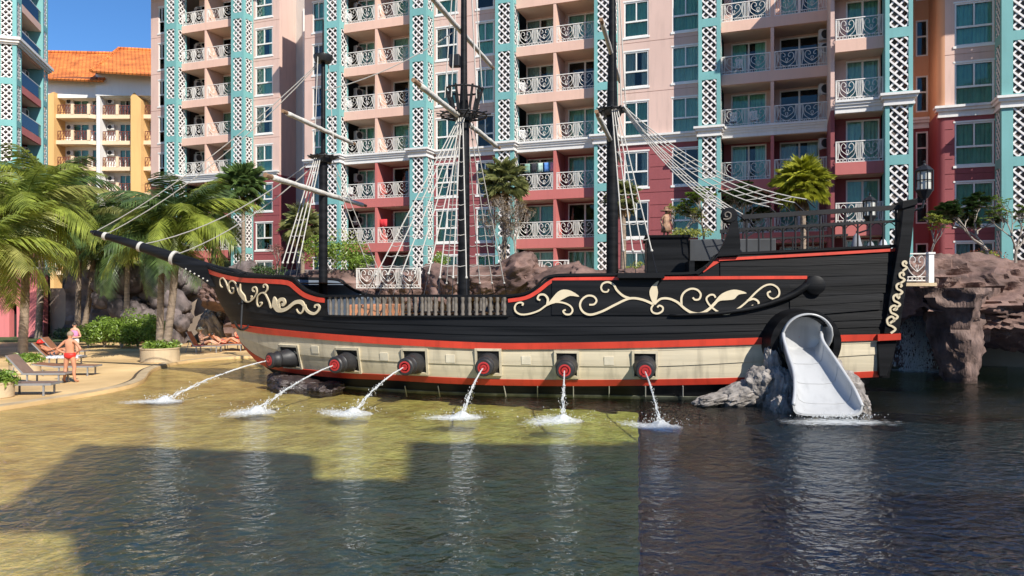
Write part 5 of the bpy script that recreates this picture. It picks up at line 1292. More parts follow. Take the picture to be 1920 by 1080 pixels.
# ------------------------------------------------------------------ plants
rp = random.Random(21)
FROND = [leaf_mat('palm_frond', (.16, .21, .03), .35, 3, .4, .38, (.29, .34, .06)), leaf_mat('palm_frond_dark', (.045, .085, .025), .35, 3, .3, .4, (.09, .14, .04)), leaf_mat('palm_frond_gold', (.20, .22, .05), .3, 3, .4, .4, (.30, .30, .09))]
BARKP = mat('palm_bark', (.27, .205, .15), .9, .3, 3, bump=.6, bscale=14, stretch=(1, 1, 5))
BARK = mat('grey_bark', (.30, .26, .22), .9, .25, 4, bump=.5, bscale=18)
DEAD = leaf_mat('dead_palm_leaf', (.30, .20, .10), .3, 3, .2, .8)
def frond_mesh(L_, droop, m, seed, n=44, w=.66):
    r = random.Random(seed); mb = MB(); pts = []
    for i in range(n + 1):
        t = i / n; pts.append(Vector((L_ * (t - .13 * t * t * droop), 0, L_ * (.42 * t - (.42 + .30 * droop) * t * t))))
    mb.tube(pts[::4], [.03 * (1 - .85 * i / (len(pts[::4]) - 1)) for i in range(len(pts[::4]))], 4)
    for i in range(4, n):
        t = i / n; ln = L_ * w * .5 * (math.sin(math.pi * (.10 + .86 * t)) ** .6) * r.uniform(.85, 1.1)
        tg = (pts[i + 1] - pts[i]).normalized(); up = Vector((0, 0, 1)) - tg * tg.z
        for sd in (-1, 1):
            b = pts[i]; d = (Vector((0, sd, 0)) * .80 + tg * (.55 + .2 * t) - up * r.uniform(.05, .35)).normalized(); wv_ = tg * .036 * L_ / 3
            mid = b + d * ln * .5; tip = b + d * ln + Vector((0, 0, -ln * r.uniform(.28, .6))); mid += Vector((0, 0, -ln * .05))
            mb.add([b - wv_ * .7, b + wv_ * .7, mid + wv_, tip, mid - wv_], [(0, 1, 2, 4), (4, 2, 3)])
    return mb.mesh('frond', m, fix=False)
FM = {k: [frond_mesh(3.0, d, FROND[k], 5 * k + i) for i, d in enumerate((.5, .9, 1.3, 1.7))] for k in (0, 1, 2)}
def trunk_mesh(a, b, r0, r1, bend, m, name='trunk', rings=26):
    pts, rd = [], []
    for i in range(rings * 2 + 1):
        t = i / (rings * 2); p = a.lerp(b, t) + bend * math.sin(math.pi * t); pts.append(p); rd.append((r0 + (r1 - r0) * t) * (1.06 if i % 2 else .97) * (1 + .35 * max(0, .08 - t) / .08))
    return MB().tube(pts, rd, 12).mesh(name, m, True)
def coconut_palm(base, topv, label, n=22, sc=1.0, kinds=(0, 0, 0, 2), r=.19, group='coconut palms', seed=0, bend=(0, 0, 0)):
    q = random.Random(seed + 40); t = thing('palm_tree', label, 'palm tree', base, 0, group)
    inst('trunk', trunk_mesh(Vector((0, 0, -.1)), topv, r, r * .72, Vector(bend), BARKP), t)
    cs = MB(); 
    for i in range(9):
        a = i * 2.4; cs.tube([topv + Vector((0, 0, -.25)), topv + Vector((.25 * math.cos(a), .25 * math.sin(a), .15 + .02 * i))], [.08, .03], 5)
    cs.build('crown_shaft', BARKP, t)
    for i in range(n):
        f = i / n; az = i * 2.399 + q.uniform(-.2, .2); el = R(76) - f * R(86) + q.uniform(-.12, .12)
        me = FM[q.choice(kinds)][min(3, int(f * 3.2 + q.random()))]
        s = sc * q.uniform(.85, 1.12) * (.8 + .3 * math.sin(math.pi * (.2 + f * .7)))
        inst('frond', me, t, topv + Vector((0, 0, .05)), (q.uniform(-.25, .25), -(el - R(22)), az), s)
    return t
def gz(px, py, z=.1): return ground(px, py, z)
b = gz(41, 668); coconut_palm(b, at(46, 402, b.y + .3) - b, 'tall coconut palm with ringed trunk nearest the left edge, its fronds over the loungers', 26, 1.28, (0, 0, 0, 2), .21, seed=1, bend=(.1, 0, 0))
b = gz(72, 636); coconut_palm(b, at(84, 358, b.y) - b, 'coconut palm with pale straight trunk just right of the leftmost trunk', 24, 1.5, (0, 1, 0), .21, seed=2)
b = gz(113, 628); coconut_palm(b, at(122, 435, b.y) - b, 'coconut palm standing behind the two bathers on the deck', 20, 1.35, (1, 0, 1), .22, seed=3, bend=(.2, 0, 0))
b = at(145, 618, 45); coconut_palm(b, at(150, 440, 45) - b, 'coconut palm with a dark trunk left of the clipped hedge', 18, 1.2, (1, 1, 0), .17, seed=4)
b = at(156, 618, 45.5); coconut_palm(b, at(176, 430, 45.5) - b, 'coconut palm leaning right over the clipped hedge', 20, 1.25, (1, 0, 2), .17, seed=5, bend=(.2, 0, 0))
b = at(299, 648, 33.2); coconut_palm(b, at(304, 462, 33.2) - b, 'short coconut palm with straight trunk in the round planter', 16, .95, (0, 1, 1), .16, seed=6)
b = at(311, 650, 33.0); coconut_palm(b, at(334, 416, 33.0) - b, 'coconut palm leaning right out of the round planter', 24, 1.05, (1, 0, 1, 0), .17, seed=7, bend=(.08, 0, 0))
b = at(236, 625, 44); coconut_palm(b, at(240, 465, 44) - b, 'coconut palm among the hedge in front of the rock cliff', 18, 1.15, (1, 0, 1), .17, seed=8)
b = at(400, 560, 50); b.z = 3.5; coconut_palm(b, at(402, 405, 50) - b, 'coconut palm on the terrace left of the fan palm by the teal column', 18, .95, (1, 0), .16, seed=9)
b = at(-40, 668, 33); coconut_palm(b, at(-30, 470, 33) - b, 'coconut palm whose fronds reach in from beyond the left edge', 22, 1.2, (0, 2, 0), .2, seed=12)
# fan palms
def fan_leaf_mesh(m, seed, n=32, L_=1.0):
    r = random.Random(seed); mb = MB(); mb.tube([(0, 0, 0), (.45 * L_, 0, .04), (.8 * L_, 0, 0)], [.018, .014, .012], 4)
    c = Vector((.8 * L_, 0, 0))
    for i in range(n):
        a = R(-125 + 250 * i / (n - 1)); d = Vector((math.cos(a), math.sin(a), 0)); l_ = .85 * L_ * r.uniform(.85, 1.05) * (.75 + .25 * math.cos(a)); s = Vector((-d.y, d.x, 0)) * .021 * L_
        m1 = c + d * l_ * .55 + Vector((0, 0, .05)); tip = c + d * l_ + Vector((0, 0, -.28 * l_ * r.uniform(.5, 1.4)))
        mb.add([c, m1 - s * 1.5, tip, m1 + s * 1.5 + Vector((0, 0, .03))], [(0, 1, 2), (0, 2, 3)])
    return mb.mesh('fan_leaf', m, fix=False)
FANM = [leaf_mat('fan_palm_dark', (.06, .12, .03), .35, 3, .3, .4, (.14, .21, .06)), leaf_mat('fan_palm_olive', (.17, .20, .06), .3, 3, .35, .45, (.30, .31, .12)), leaf_mat('fan_palm_lime', (.27, .31, .025), .3, 3, .45, .4, (.46, .46, .06))]
FAN = [[fan_leaf_mesh(m, 3 * i + j) for j in range(3)] for i, m in enumerate(FANM)]; DEADF = [fan_leaf_mesh(DEAD, 50 + j) for j in range(2)]
def fan_palm(px, pyc, Y, rad_px, zbase, label, kind=0, n=38, skirt=0, seed=0, tr=.13):
    q = random.Random(seed + 90); c = at(px, pyc, Y); base = Vector((c.x, c.y, zbase)); t = thing('fan_palm', label, 'palm tree', base, 0, 'fan palms'); top = c - base; s = rad_px / F * Y / 1.55
    inst('trunk', trunk_mesh(Vector((0, 0, -.1)), top, tr, tr * .85, Vector((.05, 0, 0)), BARKP), t)
    for i in range(n):
        f = i / n; el = R(85) - f * R(125) + q.uniform(-.1, .1); inst('fan_leaf', q.choice(FAN[kind]), t, top, (q.uniform(-.4, .4), -el, i * 2.399), s * q.uniform(.85, 1.1))
    for i in range(skirt): inst('dead_leaf', q.choice(DEADF), t, top - Vector((0, 0, .15 + .2 * q.random())), (q.uniform(-.4, .4), R(q.uniform(50, 82)), i * 2.1), s * q.uniform(.6, .9))
fan_palm(455, 352, 46, 50, 3.4, 'dark green fan palm in front of the teal lattice column behind the bowsprit ropes', 0, 40, 4, 1)
fan_palm(566, 425, 45, 45, 3.4, 'olive fan palm behind the foremast shrouds', 1, 34, 4, 2)
fan_palm(944, 345, 41, 48, 3.4, 'olive fan palm with brown dead skirt right of the main mast', 1, 44, 10, 3)
fan_palm(1167, 372, 38, 36, 3.4, 'fan palm with drooping dead leaves behind the mizzen mast', 1, 30, 12, 4, .15)
fan_palm(1504, 348, 34, 56, 3.4, 'bright lime fan palm above the quarterdeck rail', 2, 70, 3, 5)
# leafy masses
def leaf_cloud(mb, c, rad, n, size, q, shell=.55):
    c = Vector(c)
    for _ in range(n):
        d = Vector((q.gauss(0, 1), q.gauss(0, 1), q.gauss(0, 1))).normalized(); r_ = shell + (1 - shell) * q.random() ** .6
        bump_ = 1 + .28 * noise.noise((c + d * 1.7) * 2.1)
        p = c + Vector((d.x * rad[0], d.y * rad[1], d.z * rad[2])) * r_ * bump_
        nrm = (d + Vector((q.gauss(0, .6), q.gauss(0, .6), q.gauss(.3, .6)))).normalized(); t = nrm.orthogonal().normalized(); t.rotate(Matrix.Rotation(q.uniform(0, 6.28), 3, nrm)); s = nrm.cross(t); z = size * q.uniform(.6, 1.3)
        mb.add([p - t * z, p + s * z * .42 + nrm * z * .12, p + t * z, p - s * z * .42 + nrm * z * .12], [(0, 1, 2, 3)])
HED = leaf_mat('hedge_leaf', (.11, .20, .02), .4, 4, .35, .35, (.22, .32, .05)); HED2 = leaf_mat('dark_leaf', (.03, .065, .018), .4, 4, .25, .35, (.07, .12, .035)); LIM = leaf_mat('lime_leaf', (.24, .30, .04), .35, 4, .4, .4, (.36, .38, .09)); YFL = leaf_mat('yellow_blossom', (.62, .48, .03), .2, 5, .3, .5)
def shrub(px, py, Y, rad, label, m, n=900, size=.09, lobes=5, seed=0, name='shrub', zb=None, group=None, m2=None):
    q = random.Random(seed + 7); c = at(px, py, Y); zb = c.z - rad[2] if zb is None else zb; base = Vector((c.x, c.y, zb)); t = thing(name, label, 'shrub', base, 0, group); o = c - base
    f = MB(); st = MB()
    for i in range(lobes):
        a = q.uniform(0, 6.28); oc = o + Vector((rad[0] * .55 * math.cos(a), rad[1] * .5 * math.sin(a), rad[2] * q.uniform(-.35, .45))); leaf_cloud(f, oc, [r_ * q.uniform(.45, .7) for r_ in rad], n // lobes, size, q)
        st.tube([Vector((0, 0, 0)), o * .4 + Vector((q.gauss(0, .1), 0, 0)), oc], [.03, .022, .01], 5)
    f.build('foliage', m, t, fix=False); tag(st.build('stems', BARK, t), kind='stuff')
    if m2:
        f2 = MB(); leaf_cloud(f2, o + Vector((0, -.1, rad[2] * .25)), [r_ * .95 for r_ in rad], n // 4, size * .8, q, .8); f2.build('blossom', m2, t, fix=False)
    return t
hg = 'hedge bushes in front of the cliff'
for i, (px, py, rx, rz_) in enumerate(((165, 622, 1.0, .75), (196, 620, 1.1, .85), (228, 617, 1.1, .95), (258, 614, 1.1, 1.05), (284, 618, .9, .9))):
    shrub(px, py, 41 + .3 * (i % 2), (rx, .9, rz_), ['leftmost clipped bright green hedge bush beside the woman in pink', 'second hedge bush from the left in front of the cliff', 'middle bush of the bright green hedge in front of the cliff', 'tallest bush of the hedge in front of the cliff', 'rightmost hedge bush next to the planter palms'][i], HED, 2200, .085, 7, i, 'hedge_bush', .1, hg)
shrub(132, 630, 43, (1.6, .8, .5), 'low dark ground shrubs between the palm trunks', HED2, 1200, .1, 6, 9, zb=.1)
shrub(252, 418, 52, (1.9, 1.2, 1.1), 'yellow flowering bush above the bowsprit tip', LIM, 1500, .10, 6, 10, zb=3.4, m2=YFL)
shrub(268, 395, 56, (1.6, 1.2, 1.3), 'dark round tree crown below the yellow hotel', HED2, 1500, .12, 6, 11, zb=3.4)
shrub(622, 470, 41, (1.9, 1.1, 1.0), 'bright green bush behind the foremast', HED, 2200, .085, 8, 12, zb=3.4, m2=LIM)
shrub(665, 492, 40, (1.0, .8, .6), 'small green bush right of the foremast above the rocks', HED, 900, .08, 5, 13, zb=3.4)
shrub(828, 490, 42, (.55, .6, .6), 'small green shrub left of the main mast', HED, 700, .07, 4, 14, zb=3.4)
shrub(915, 512, 40, (1.1, .7, .45), 'low lime shrub on the rocks right of the main mast', LIM, 900, .07, 5, 15, zb=3.4)
shrub(1185, 503, 38, (.7, .6, .35), 'low lime shrub behind the mizzen mast', LIM, 600, .07, 4, 16, zb=3.4)
shrub(1845, 488, 30, (.85, .6, .42), 'lime and red croton shrub on top of the rock overhang', LIM, 900, .065, 5, 17, zb=3.9, m2=leaf_mat('croton_red', (.35, .10, .04), .3, 4, .3))
shrub(1300, 440, 36, (1.1, .6, .35), 'low shrub beside the pirate statue', LIM, 700, .07, 4, 18, zb=4.3)
shrub(505, 505, 44, (1.0, .8, .6), 'small flowering shrub behind the bow rail', HED2, 700, .08, 4, 19, zb=3.4)
# frangipani-like trees: forking bare branches with leaf rosettes at the tips
def frangipani(base, h, label, seed, spread=.55, leaves=10, lsize=.17, m=None, depth=5, up=.25, thick=.07, twig=False, lean=(0, 0)):
    q = random.Random(seed); t = thing('frangipani_tree' if leaves else 'bare_tree', label, 'tree', base); br = MB(); lf = MB()
    def grow(p, d, l_, r_, lev):
        e = p + d * l_; mid = p.lerp(e, .5) + Vector((q.gauss(0, .03), q.gauss(0, .03), q.gauss(0, .02))) * l_; br.tube([p, mid, e], [r_, r_ * .88, r_ * .75], 6 if lev < 3 else 4)
        if lev >= depth - 1:
            for _ in range(leaves if lev >= depth else leaves // 2):
                a = q.uniform(0, 6.28); dd = (d * .35 + Vector((math.cos(a), math.sin(a), q.uniform(-.2, .6)))).normalized(); s = dd.cross(Vector((0, 0, 1))).normalized() * lsize * .28; z = lsize * q.uniform(.7, 1.3); m1 = e + dd * z * .55
                lf.add([e, m1 - s, e + dd * z - Vector((0, 0, z * .25)), m1 + s], [(0, 1, 2, 3)])
            if lev >= depth: return
        for _ in range(3 if (twig or q.random() < .45) else 2):
            dd = (d + Vector((q.gauss(0, spread), q.gauss(0, spread), q.gauss(up, .2)))).normalized(); grow(e, dd, l_ * q.uniform(.68, .92), r_ * .7, lev + 1)
    grow(Vector((0, 0, -.1)), Vector((lean[0], lean[1], 1)).normalized(), h * .26, thick, 0)
    o = br.build('trunk', BARK, t, smooth='auto', fix=False)
    if lf.f: lf.build('crown', m or HED2, t, fix=False)
    return t
def tb_(px, py, Y): return at(px, py, Y)
frangipani(tb_(1745, 500, 29), 2.2, 'frangipani tree with thin leaves beside the stern lattice fence', 3, .42, 12, .19, LIM, 4, .35, .05)
frangipani(tb_(1858, 498, 29.5), 3.0, 'dark leafed frangipani tree spreading over the rock overhang', 5, .55, 40, .26, HED2, 5, .22, .08, lean=(-.25, 0))
frangipani(tb_(1905, 498, 29.0), 2.6, 'sparse frangipani tree with bare twigs at the right edge', 8, .5, 5, .17, HED, 5, .3, .06)
frangipani(tb_(1320, 470, 37), 3.4, 'leafy frangipani tree left of the lime fan palm', 11, .55, 16, .2, HED, 5, .2, .07)
frangipani(tb_(1400, 470, 36), 3.0, 'dense dark frangipani tree behind the sagging rope ladders', 12, .55, 34, .22, HED2, 5, .15, .07)
frangipani(tb_(1275, 470, 37), 2.6, 'thin frangipani tree behind the pirate statue', 14, .5, 6, .18, LIM, 4, .3, .05)
TAN = leaf_mat('tan_twig_leaf', (.36, .27, .16), .3, 4, .3, .7)
frangipani(tb_(968, 515, 40), 4.0, 'bare twiggy tan tree in front of the right balcony bay behind the main shrouds', 17, .42, 5, .12, TAN, 5, .25, .05, True)
frangipani(tb_(940, 515, 40.5), 3.6, 'smaller bare twiggy tree under the olive fan palm', 19, .40, 4, .12, TAN, 5, .25, .045, True)
frangipani(tb_(520, 512, 44), 2.0, 'bare pink flowering shrub tree behind the fore shrouds', 23, .45, 5, .11, leaf_mat('pink_petal', (.5, .25, .22), .3, 4, .3), 4, .3, .035, True)
# ------------------------------------------------------------------ sun loungers, planters, fences, small things
ALU = mat('lounger_frame', (.30, .30, .30), .45, .1, 3, metal=.3); SLING = mat('brown_sling', (.24, .105, .055), .75, .15, 6, bump=.3, bscale=80); SLINGG = mat('grey_sling', (.20, .13, .10), .75, .15, 6, bump=.3, bscale=80)
def lounger(loc, rz, label, back=35, sling=SLINGG, group='sun loungers on the deck', cushion=None):
    t = thing('sun_lounger', label, 'sun lounger', loc, rz, group)        # local: head at x=0, feet at x=1.95
    h = .34
    for y in (-.31, .31): MB().box(.55, 1.95, y - .025, y + .025, h - .03, h + .03).build('side_rail', ALU, t)
    fr = MB().box(1.90, 1.95, -.31, .31, h - .025, h + .025).build('end_rail', ALU, t)
    a = R(back); bx, bz = .60 - .80 * math.cos(a), h + .80 * math.sin(a)
    bk = MB()
    for y in (-.31, .31): bk.bar((.60, y, h), (bx, y, bz), .04, .04)
    bk.bar((bx, -.33, bz), (bx, .33, bz), .04, .04); bk.build('backrest_frame', ALU, t)
    for i in range(12):
        f0, f1 = i / 12, (i + .93) / 12
        pass
    n = Vector((math.sin(a), 0, math.cos(a)))
    q = [(.60, -.29, h + .02), (bx, -.29, bz + .02), (bx, .29, bz + .02), (.60, .29, h + .02)]
    MB().hexa([Vector(p) for p in q] + [Vector(p) + n * .02 for p in q]).build('backrest', sling, t)
    MB().box(.62, 1.89, -.285, .285, h + .012, h + .032).build('seat', sling, t)
    for x in (.72, 1.72):
        for y in (-.29, .29): MB().bar((x, y, 0), (x, y, h - .03), .045, .045).build('leg', ALU, t)
    MB().bar((.18, -.27, .02), (bx * .6 + .25, -.27, bz * .6), .025, .025).build('strut', ALU, t)
    return t
lounger(gz(18, 719), R(4), 'empty grey lounger left of the bather in red briefs', 48)
lounger(gz(80, 704), R(4), 'lounger mostly hidden behind the bather in red briefs', 6, SLING)
lg3 = gz(66, 684); lounger(lg3, R(4), 'lounger with brown backrest and towel under the sunbather in the red hat', 46, SLING)
lounger(gz(80, 672), R(6), 'lounger with dark brown backrest behind the sunbather in the red hat', 50, SLING)
lounger(gz(-22, 741), R(4), 'lounger foot reaching in at the left edge by the pool', 40)
ORS = mat('orange_sling', (.55, .20, .075), .75, .12, 6, bump=.3, bscale=80)
lrb = gz(345, 661); lounger(lrb, R(2), 'lounger with tall orange backrest and red towel left of the sitting man', 62, ORS)
lr2 = gz(392, 658); lounger(lr2, R(2), 'lounger with orange backrest under the reclining bather', 40, ORS)
lr3 = gz(424, 656); lounger(lr3, R(0), 'lounger under the white-hatted bather nearest the ship bow', 20, ORS)
TWL = mat('blue_towel', (.30, .36, .50), .95, .5, 14, col2=(.7, .7, .72)); REDT = mat('red_towel', (.62, .04, .05), .95, .15, 8)
def towel(loc, rz, sx, sy, label, m, z=.39):
    rows = []
    for i in range(15):
        x = sx * i / 14; rows.append([(x, sy * (j / 8 - .5), z + .012 * noise.noise((x * 6, j * .9, 3)) + (0 if abs(j - 4) < 3.5 else -.09)) for j in range(9)])
    o = MB().loft(rows).build('towel', m, None, smooth=True, loc=loc, rot=(0, 0, rz)); o.modifiers.new('solid', 'SOLIDIFY').thickness = .012; tag(o, label, 'towel')
towel(lg3 + Vector((.6, 0, 0)), R(4), 1.3, .7, 'blue and white patterned towel under the sunbather in the red hat', TWL)
towel(lrb + Vector((.45, 0, .0)), R(2), .6, .6, 'red towel on the lounger with the tall orange backrest', REDT, .40)

STONE = mat('planter_sandstone', (.52, .40, .25), .8, .15, 1.5, bump=.3, bscale=30, dirt=.3)
def planter(px, py, r, h, label, seed, plant=True):
    b = gz(px, py); t = thing('planter', label, 'planter', b)
    MB().lathe([(r * .96, 0), (r, .02), (r, h - .06), (r * 1.03, h - .05), (r * 1.03, h), (r * .9, h), (r * .9, h - .12), (.01, h - .12)], 36).build('bowl', STONE, t, smooth='auto')
    if plant:
        f = MB(); q = random.Random(seed)
        for i in range(9): a = i * 2.4; rr_ = r * .75 * math.sqrt((i + .5) / 9); leaf_cloud(f, (rr_ * math.cos(a), rr_ * math.sin(a), h + .08), (.3, .3, .26), 150, .075, q, .3)
        tag(f.build('plants', HED if seed % 2 else LIM, t, fix=False), kind='stuff')
planter(300, 678, .80, .62, 'round sandstone planter holding two palm trunks beside the pool edge', 1)
planter(47, 699, .52, .42, 'small round planter with green plants behind the empty grey lounger', 3)
planter(-8, 745, .46, .45, 'small round planter cut by the left edge near the water', 5)

# white scroll fences on the rocks
def fence(px0, px1, pyb, Y, label, yaw=0, h=1.02, sc=1.0):
    a = at(px0, pyb, Y); wd = (k_of(px1) - k_of(px0)) * Y / math.cos(yaw); t = thing('iron_fence', label, 'fence', a, yaw, 'white scroll fences on the rocks')
    inst('scroll_rail', railing_mesh(wd), t, (0, 0, 0), (0, 0, 0), (1, 1, sc))
fence(668, 792, 541, 38.5, 'white scroll fence behind the waist rail between foremast and main mast', -.2)
fence(1008, 1066, 527, 37.5, 'short white scroll fence at the foot of the aft bulwark', -.2)
fence(1694, 1742, 528, 26.2, 'white scroll fence in front of the frangipani at the ship stern', -.1, sc=.95)
b = at(1744, 530, 26.1); t = thing('fence_post', 'square white post at the end of the stern-side fence', 'post', b); MB().box(-.09, .09, -.09, .09, 0, 1.0).box(-.12, .12, -.12, .12, 1.0, 1.06).build('shaft', WHITE, t)
MB().box(-1.15, .12, -.2, .25, -.12, -.005).build('base_slab', STONE, t)

# ship's stern lanterns and a pirate statue on the cabin
LGL = mat('lantern_glass', (.55, .55, .50), .2, .1, 2)
def lantern(px, py, v, sc=1.0):
    u, z = ship_uv(px, py, v); t = empty('stern_lantern', (u, v, z), 0, SHIP); t.scale = (sc, sc, sc)
    b = MB().lathe([(.03, -.55), (.05, -.50), (.10, -.48), (.22, -.30), (.24, -.27), (.24, -.24)], 8); b.lathe([(.245, .27), (.26, .30), (.14, .42), (.05, .46), (.03, .52), (.045, .56), (.01, .60)], 8)
    for i in range(8):
        a = i * math.pi / 4; b.tube([(.235 * math.cos(a), .235 * math.sin(a), -.26), (.235 * math.cos(a), .235 * math.sin(a), .29)], .02, 4)
    b.tube([(.235 * math.cos(i * math.pi / 4), .235 * math.sin(i * math.pi / 4), .02) for i in range(9)], .015, 4, cap=False); b.build('lantern_frame', IRONB, t)
    MB().lathe([(.19, -.25), (.19, .28)], 8).build('lantern_glass', LGL, t)
    MB().tube([(0, 0, -.5), (-.05, 0, -.75), (-.35, .1, -.85)], .035, 6).build('bracket', IRONB, t)
lantern(1733, 340, -2.3); lantern(1631, 392, 2.2, .95)
SKINS = [mat('skin_tan', (.55, .25, .14), .55, .08, 6), mat('skin_deep', (.46, .19, .10), .55, .08, 6), mat('skin_light', (.62, .34, .22), .55, .08, 6)]
def body(name, m, J, E, parent, loc=(0, 0, 0), rz=0, sub=1):
    """one continuous figure: joints J {name: (x, y, z, radius)}, edges E; skin + subdivision."""
    names = list(J); me = bpy.data.meshes.new(name); me.from_pydata([J[n][:3] for n in names], [(names.index(a), names.index(b)) for a, b in E], [])
    me.materials.append(m); o = inst(name, me, parent, loc, (0, 0, rz)); sk = o.modifiers.new('skin', 'SKIN'); sk.use_smooth_shade = True
    for n, v in zip(names, me.skin_vertices[0].data if len(me.skin_vertices) else []):
        r = J[n][3]; v.radius = (r, r) if not hasattr(r, '__len__') else r
    if not len(me.skin_vertices): raise RuntimeError('no skin layer')
    for v, n in zip(me.skin_vertices[0].data, names): v.use_root = (n == 'pelvis')
    s = o.modifiers.new('sub', 'SUBSURF'); s.levels = sub; s.render_levels = 2
    return o
EDG = [('pelvis', 'waist'), ('waist', 'chest'), ('chest', 'neck0'), ('neck0', 'neck'), ('neck', 'head0'), ('head0', 'head1'), ('head1', 'head2')]
for s_ in 'lr':
    EDG += [('neck0', 'sh' + s_), ('sh' + s_, 'ua' + s_), ('ua' + s_, 'el' + s_), ('el' + s_, 'wr' + s_), ('wr' + s_, 'ha' + s_), ('ha' + s_, 'f1' + s_), ('wr' + s_, 'th' + s_), ('ha' + s_, 'f2' + s_), ('ha' + s_, 'f3' + s_),
            ('pelvis', 'hip' + s_), ('hip' + s_, 'thi' + s_), ('thi' + s_, 'kn' + s_), ('kn' + s_, 'ca' + s_), ('ca' + s_, 'an' + s_), ('an' + s_, 'to' + s_)]
def hand(J, s_, wrist, d, side, r=.022):
    d = Vector(d).normalized(); w_ = Vector(wrist); sd = Vector(side).normalized(); J['wr' + s_] = (*w_, .028); J['ha' + s_] = (*(w_ + d * .07), .034)
    for nm, o, l_ in (('f1', .028, .155), ('f2', 0, .17), ('f3', -.028, .155)): J[nm + s_] = (*(w_ + d * l_ + sd * o), .014)
    J['th' + s_] = (*(w_ + d * .05 + sd * .05), .014)
def hair_cap(parent, c, r, m, name='hair', back=(0, -.02, .02), sc=(1, 1.08, 1.0)):
    mb = MB(); c = Vector(c); base = []
    for i in range(8):
        th = math.pi * .62 * i / 7; base.append([c + Vector(back) + Vector((r * sc[0] * math.sin(th) * math.cos(a), r * sc[1] * math.sin(th) * math.sin(a), r * sc[2] * math.cos(th) * 1.08)) * (1 + .05 * noise.noise((a * 2, i, 1))) for a in [2 * math.pi * j / 18 for j in range(18)]])
    mb.loft(base, closed=True); return mb.build(name, m, parent, smooth=True, merge=.001)
def face(parent, c, fdir, m, dark):
    c = Vector(c); f = Vector(fdir).normalized(); s = f.cross(Vector((0, 0, 1))).normalized()
    mb = MB(); mb.sphere(c + f * .098 - Vector((0, 0, .012)), .02, 8, 6, (.8, 1, 1.3)); mb.build('nose', m, parent, smooth=True)
    for sd in (-1, 1): MB().sphere(c + f * .082 + s * sd * .032 + Vector((0, 0, .018)), .012, 8, 6).build('eye', dark, parent); MB().sphere(c + s * sd * .085, .026, 8, 6, (.5, 1, 1.4)).build('ear', m, parent, smooth=True)
    MB().sphere(c + f * .078 - Vector((0, 0, .05)), .018, 8, 5, (1.4, .6, .5)).build('mouth', dark, parent)
DARKH = mat('dark_hair', (.02, .014, .01), .6, .3, 9); GREYH = mat('fair_hair', (.30, .22, .14), .7, .2, 9); EYE = mat('eye_dark', (.03, .012, .01), .4, .1, 3)
def stand(face_y=-1, lean=0):
    J = dict(pelvis=(0, 0, .93, (.155, .115)), waist=(0, 0, 1.06, (.14, .10)), chest=(0, .01, 1.25, (.165, .115)), neck0=(0, 0, 1.40, (.10, .075)), neck=(0, 0, 1.47, .052), head0=(0, -.01, 1.53, (.068, .075)), head1=(0, -.015, 1.60, (.078, .092)), head2=(0, -.005, 1.67, (.060, .072)))
    for s_, sg in (('l', -1), ('r', 1)):
        J['hip' + s_] = (.10 * sg, 0, .88, .10); J['thi' + s_] = (.115 * sg, 0, .72, .088); J['kn' + s_] = (.13 * sg, -.01, .47, .06); J['ca' + s_] = (.14 * sg, .02, .33, .058); J['an' + s_] = (.15 * sg, .02, .07, .038); J['to' + s_] = (.18 * sg, -.13, .03, .032)
        J['sh' + s_] = (.165 * sg, .0, 1.38, .058)
    return J
# bather in red briefs, seen from behind, hands on hips, feet apart
A = thing('person', 'bather in red briefs seen from behind, hands on hips at the pool edge', 'person', gz(131, 717), R(182))
J = stand()
for s_, sg in (('l', -1), ('r', 1)):
    J['ua' + s_] = (.27 * sg, .03, 1.27, .046); J['el' + s_] = (.40 * sg, .07, 1.12, .038); hand(J, s_, (.22 * sg, -.01, 1.00), (-.5 * sg, -.5, -.4), (0, -.4, .6))
    J['an' + s_] = (.185 * sg, .02, .07, .038); J['to' + s_] = (.23 * sg, -.13, .03, .032); J['kn' + s_] = (.15 * sg, -.01, .47, .062)
o = body('body', SKINS[0], J, EDG, A); hair_cap(A, (0, -.015, 1.60), .102, GREYH); face(A, (0, -.015, 1.59), (0, -1, 0), SKINS[0], EYE)
REDS = mat('red_swimwear', (.72, .03, .02), .55, .08, 5); PINKS = mat('pink_top', (.72, .22, .40), .7, .15, 5); DKS = mat('dark_shorts', (.04, .045, .06), .8, .15, 5); WHS = mat('white_shorts', (.70, .68, .62), .8, .1, 5)
def wrap(parent, rings, m, name, n=20):
    mb = MB(); mb.loft([[(cx + rx * math.cos(2 * math.pi * j / n), cy + ry * math.sin(2 * math.pi * j / n), z) for j in range(n)] for z, rx, ry, cx, cy in rings], closed=True); o = mb.build(name, m, parent, smooth=True); o.modifiers.new('solid', 'SOLIDIFY').thickness = .01; return o
wrap(A, [(1.0, .166, .128, 0, 0), (.94, .186, .142, 0, 0), (.88, .192, .140, 0, 0), (.83, .135, .128, 0, 0), (.795, .05, .08, 0, 0)], REDS, 'briefs')
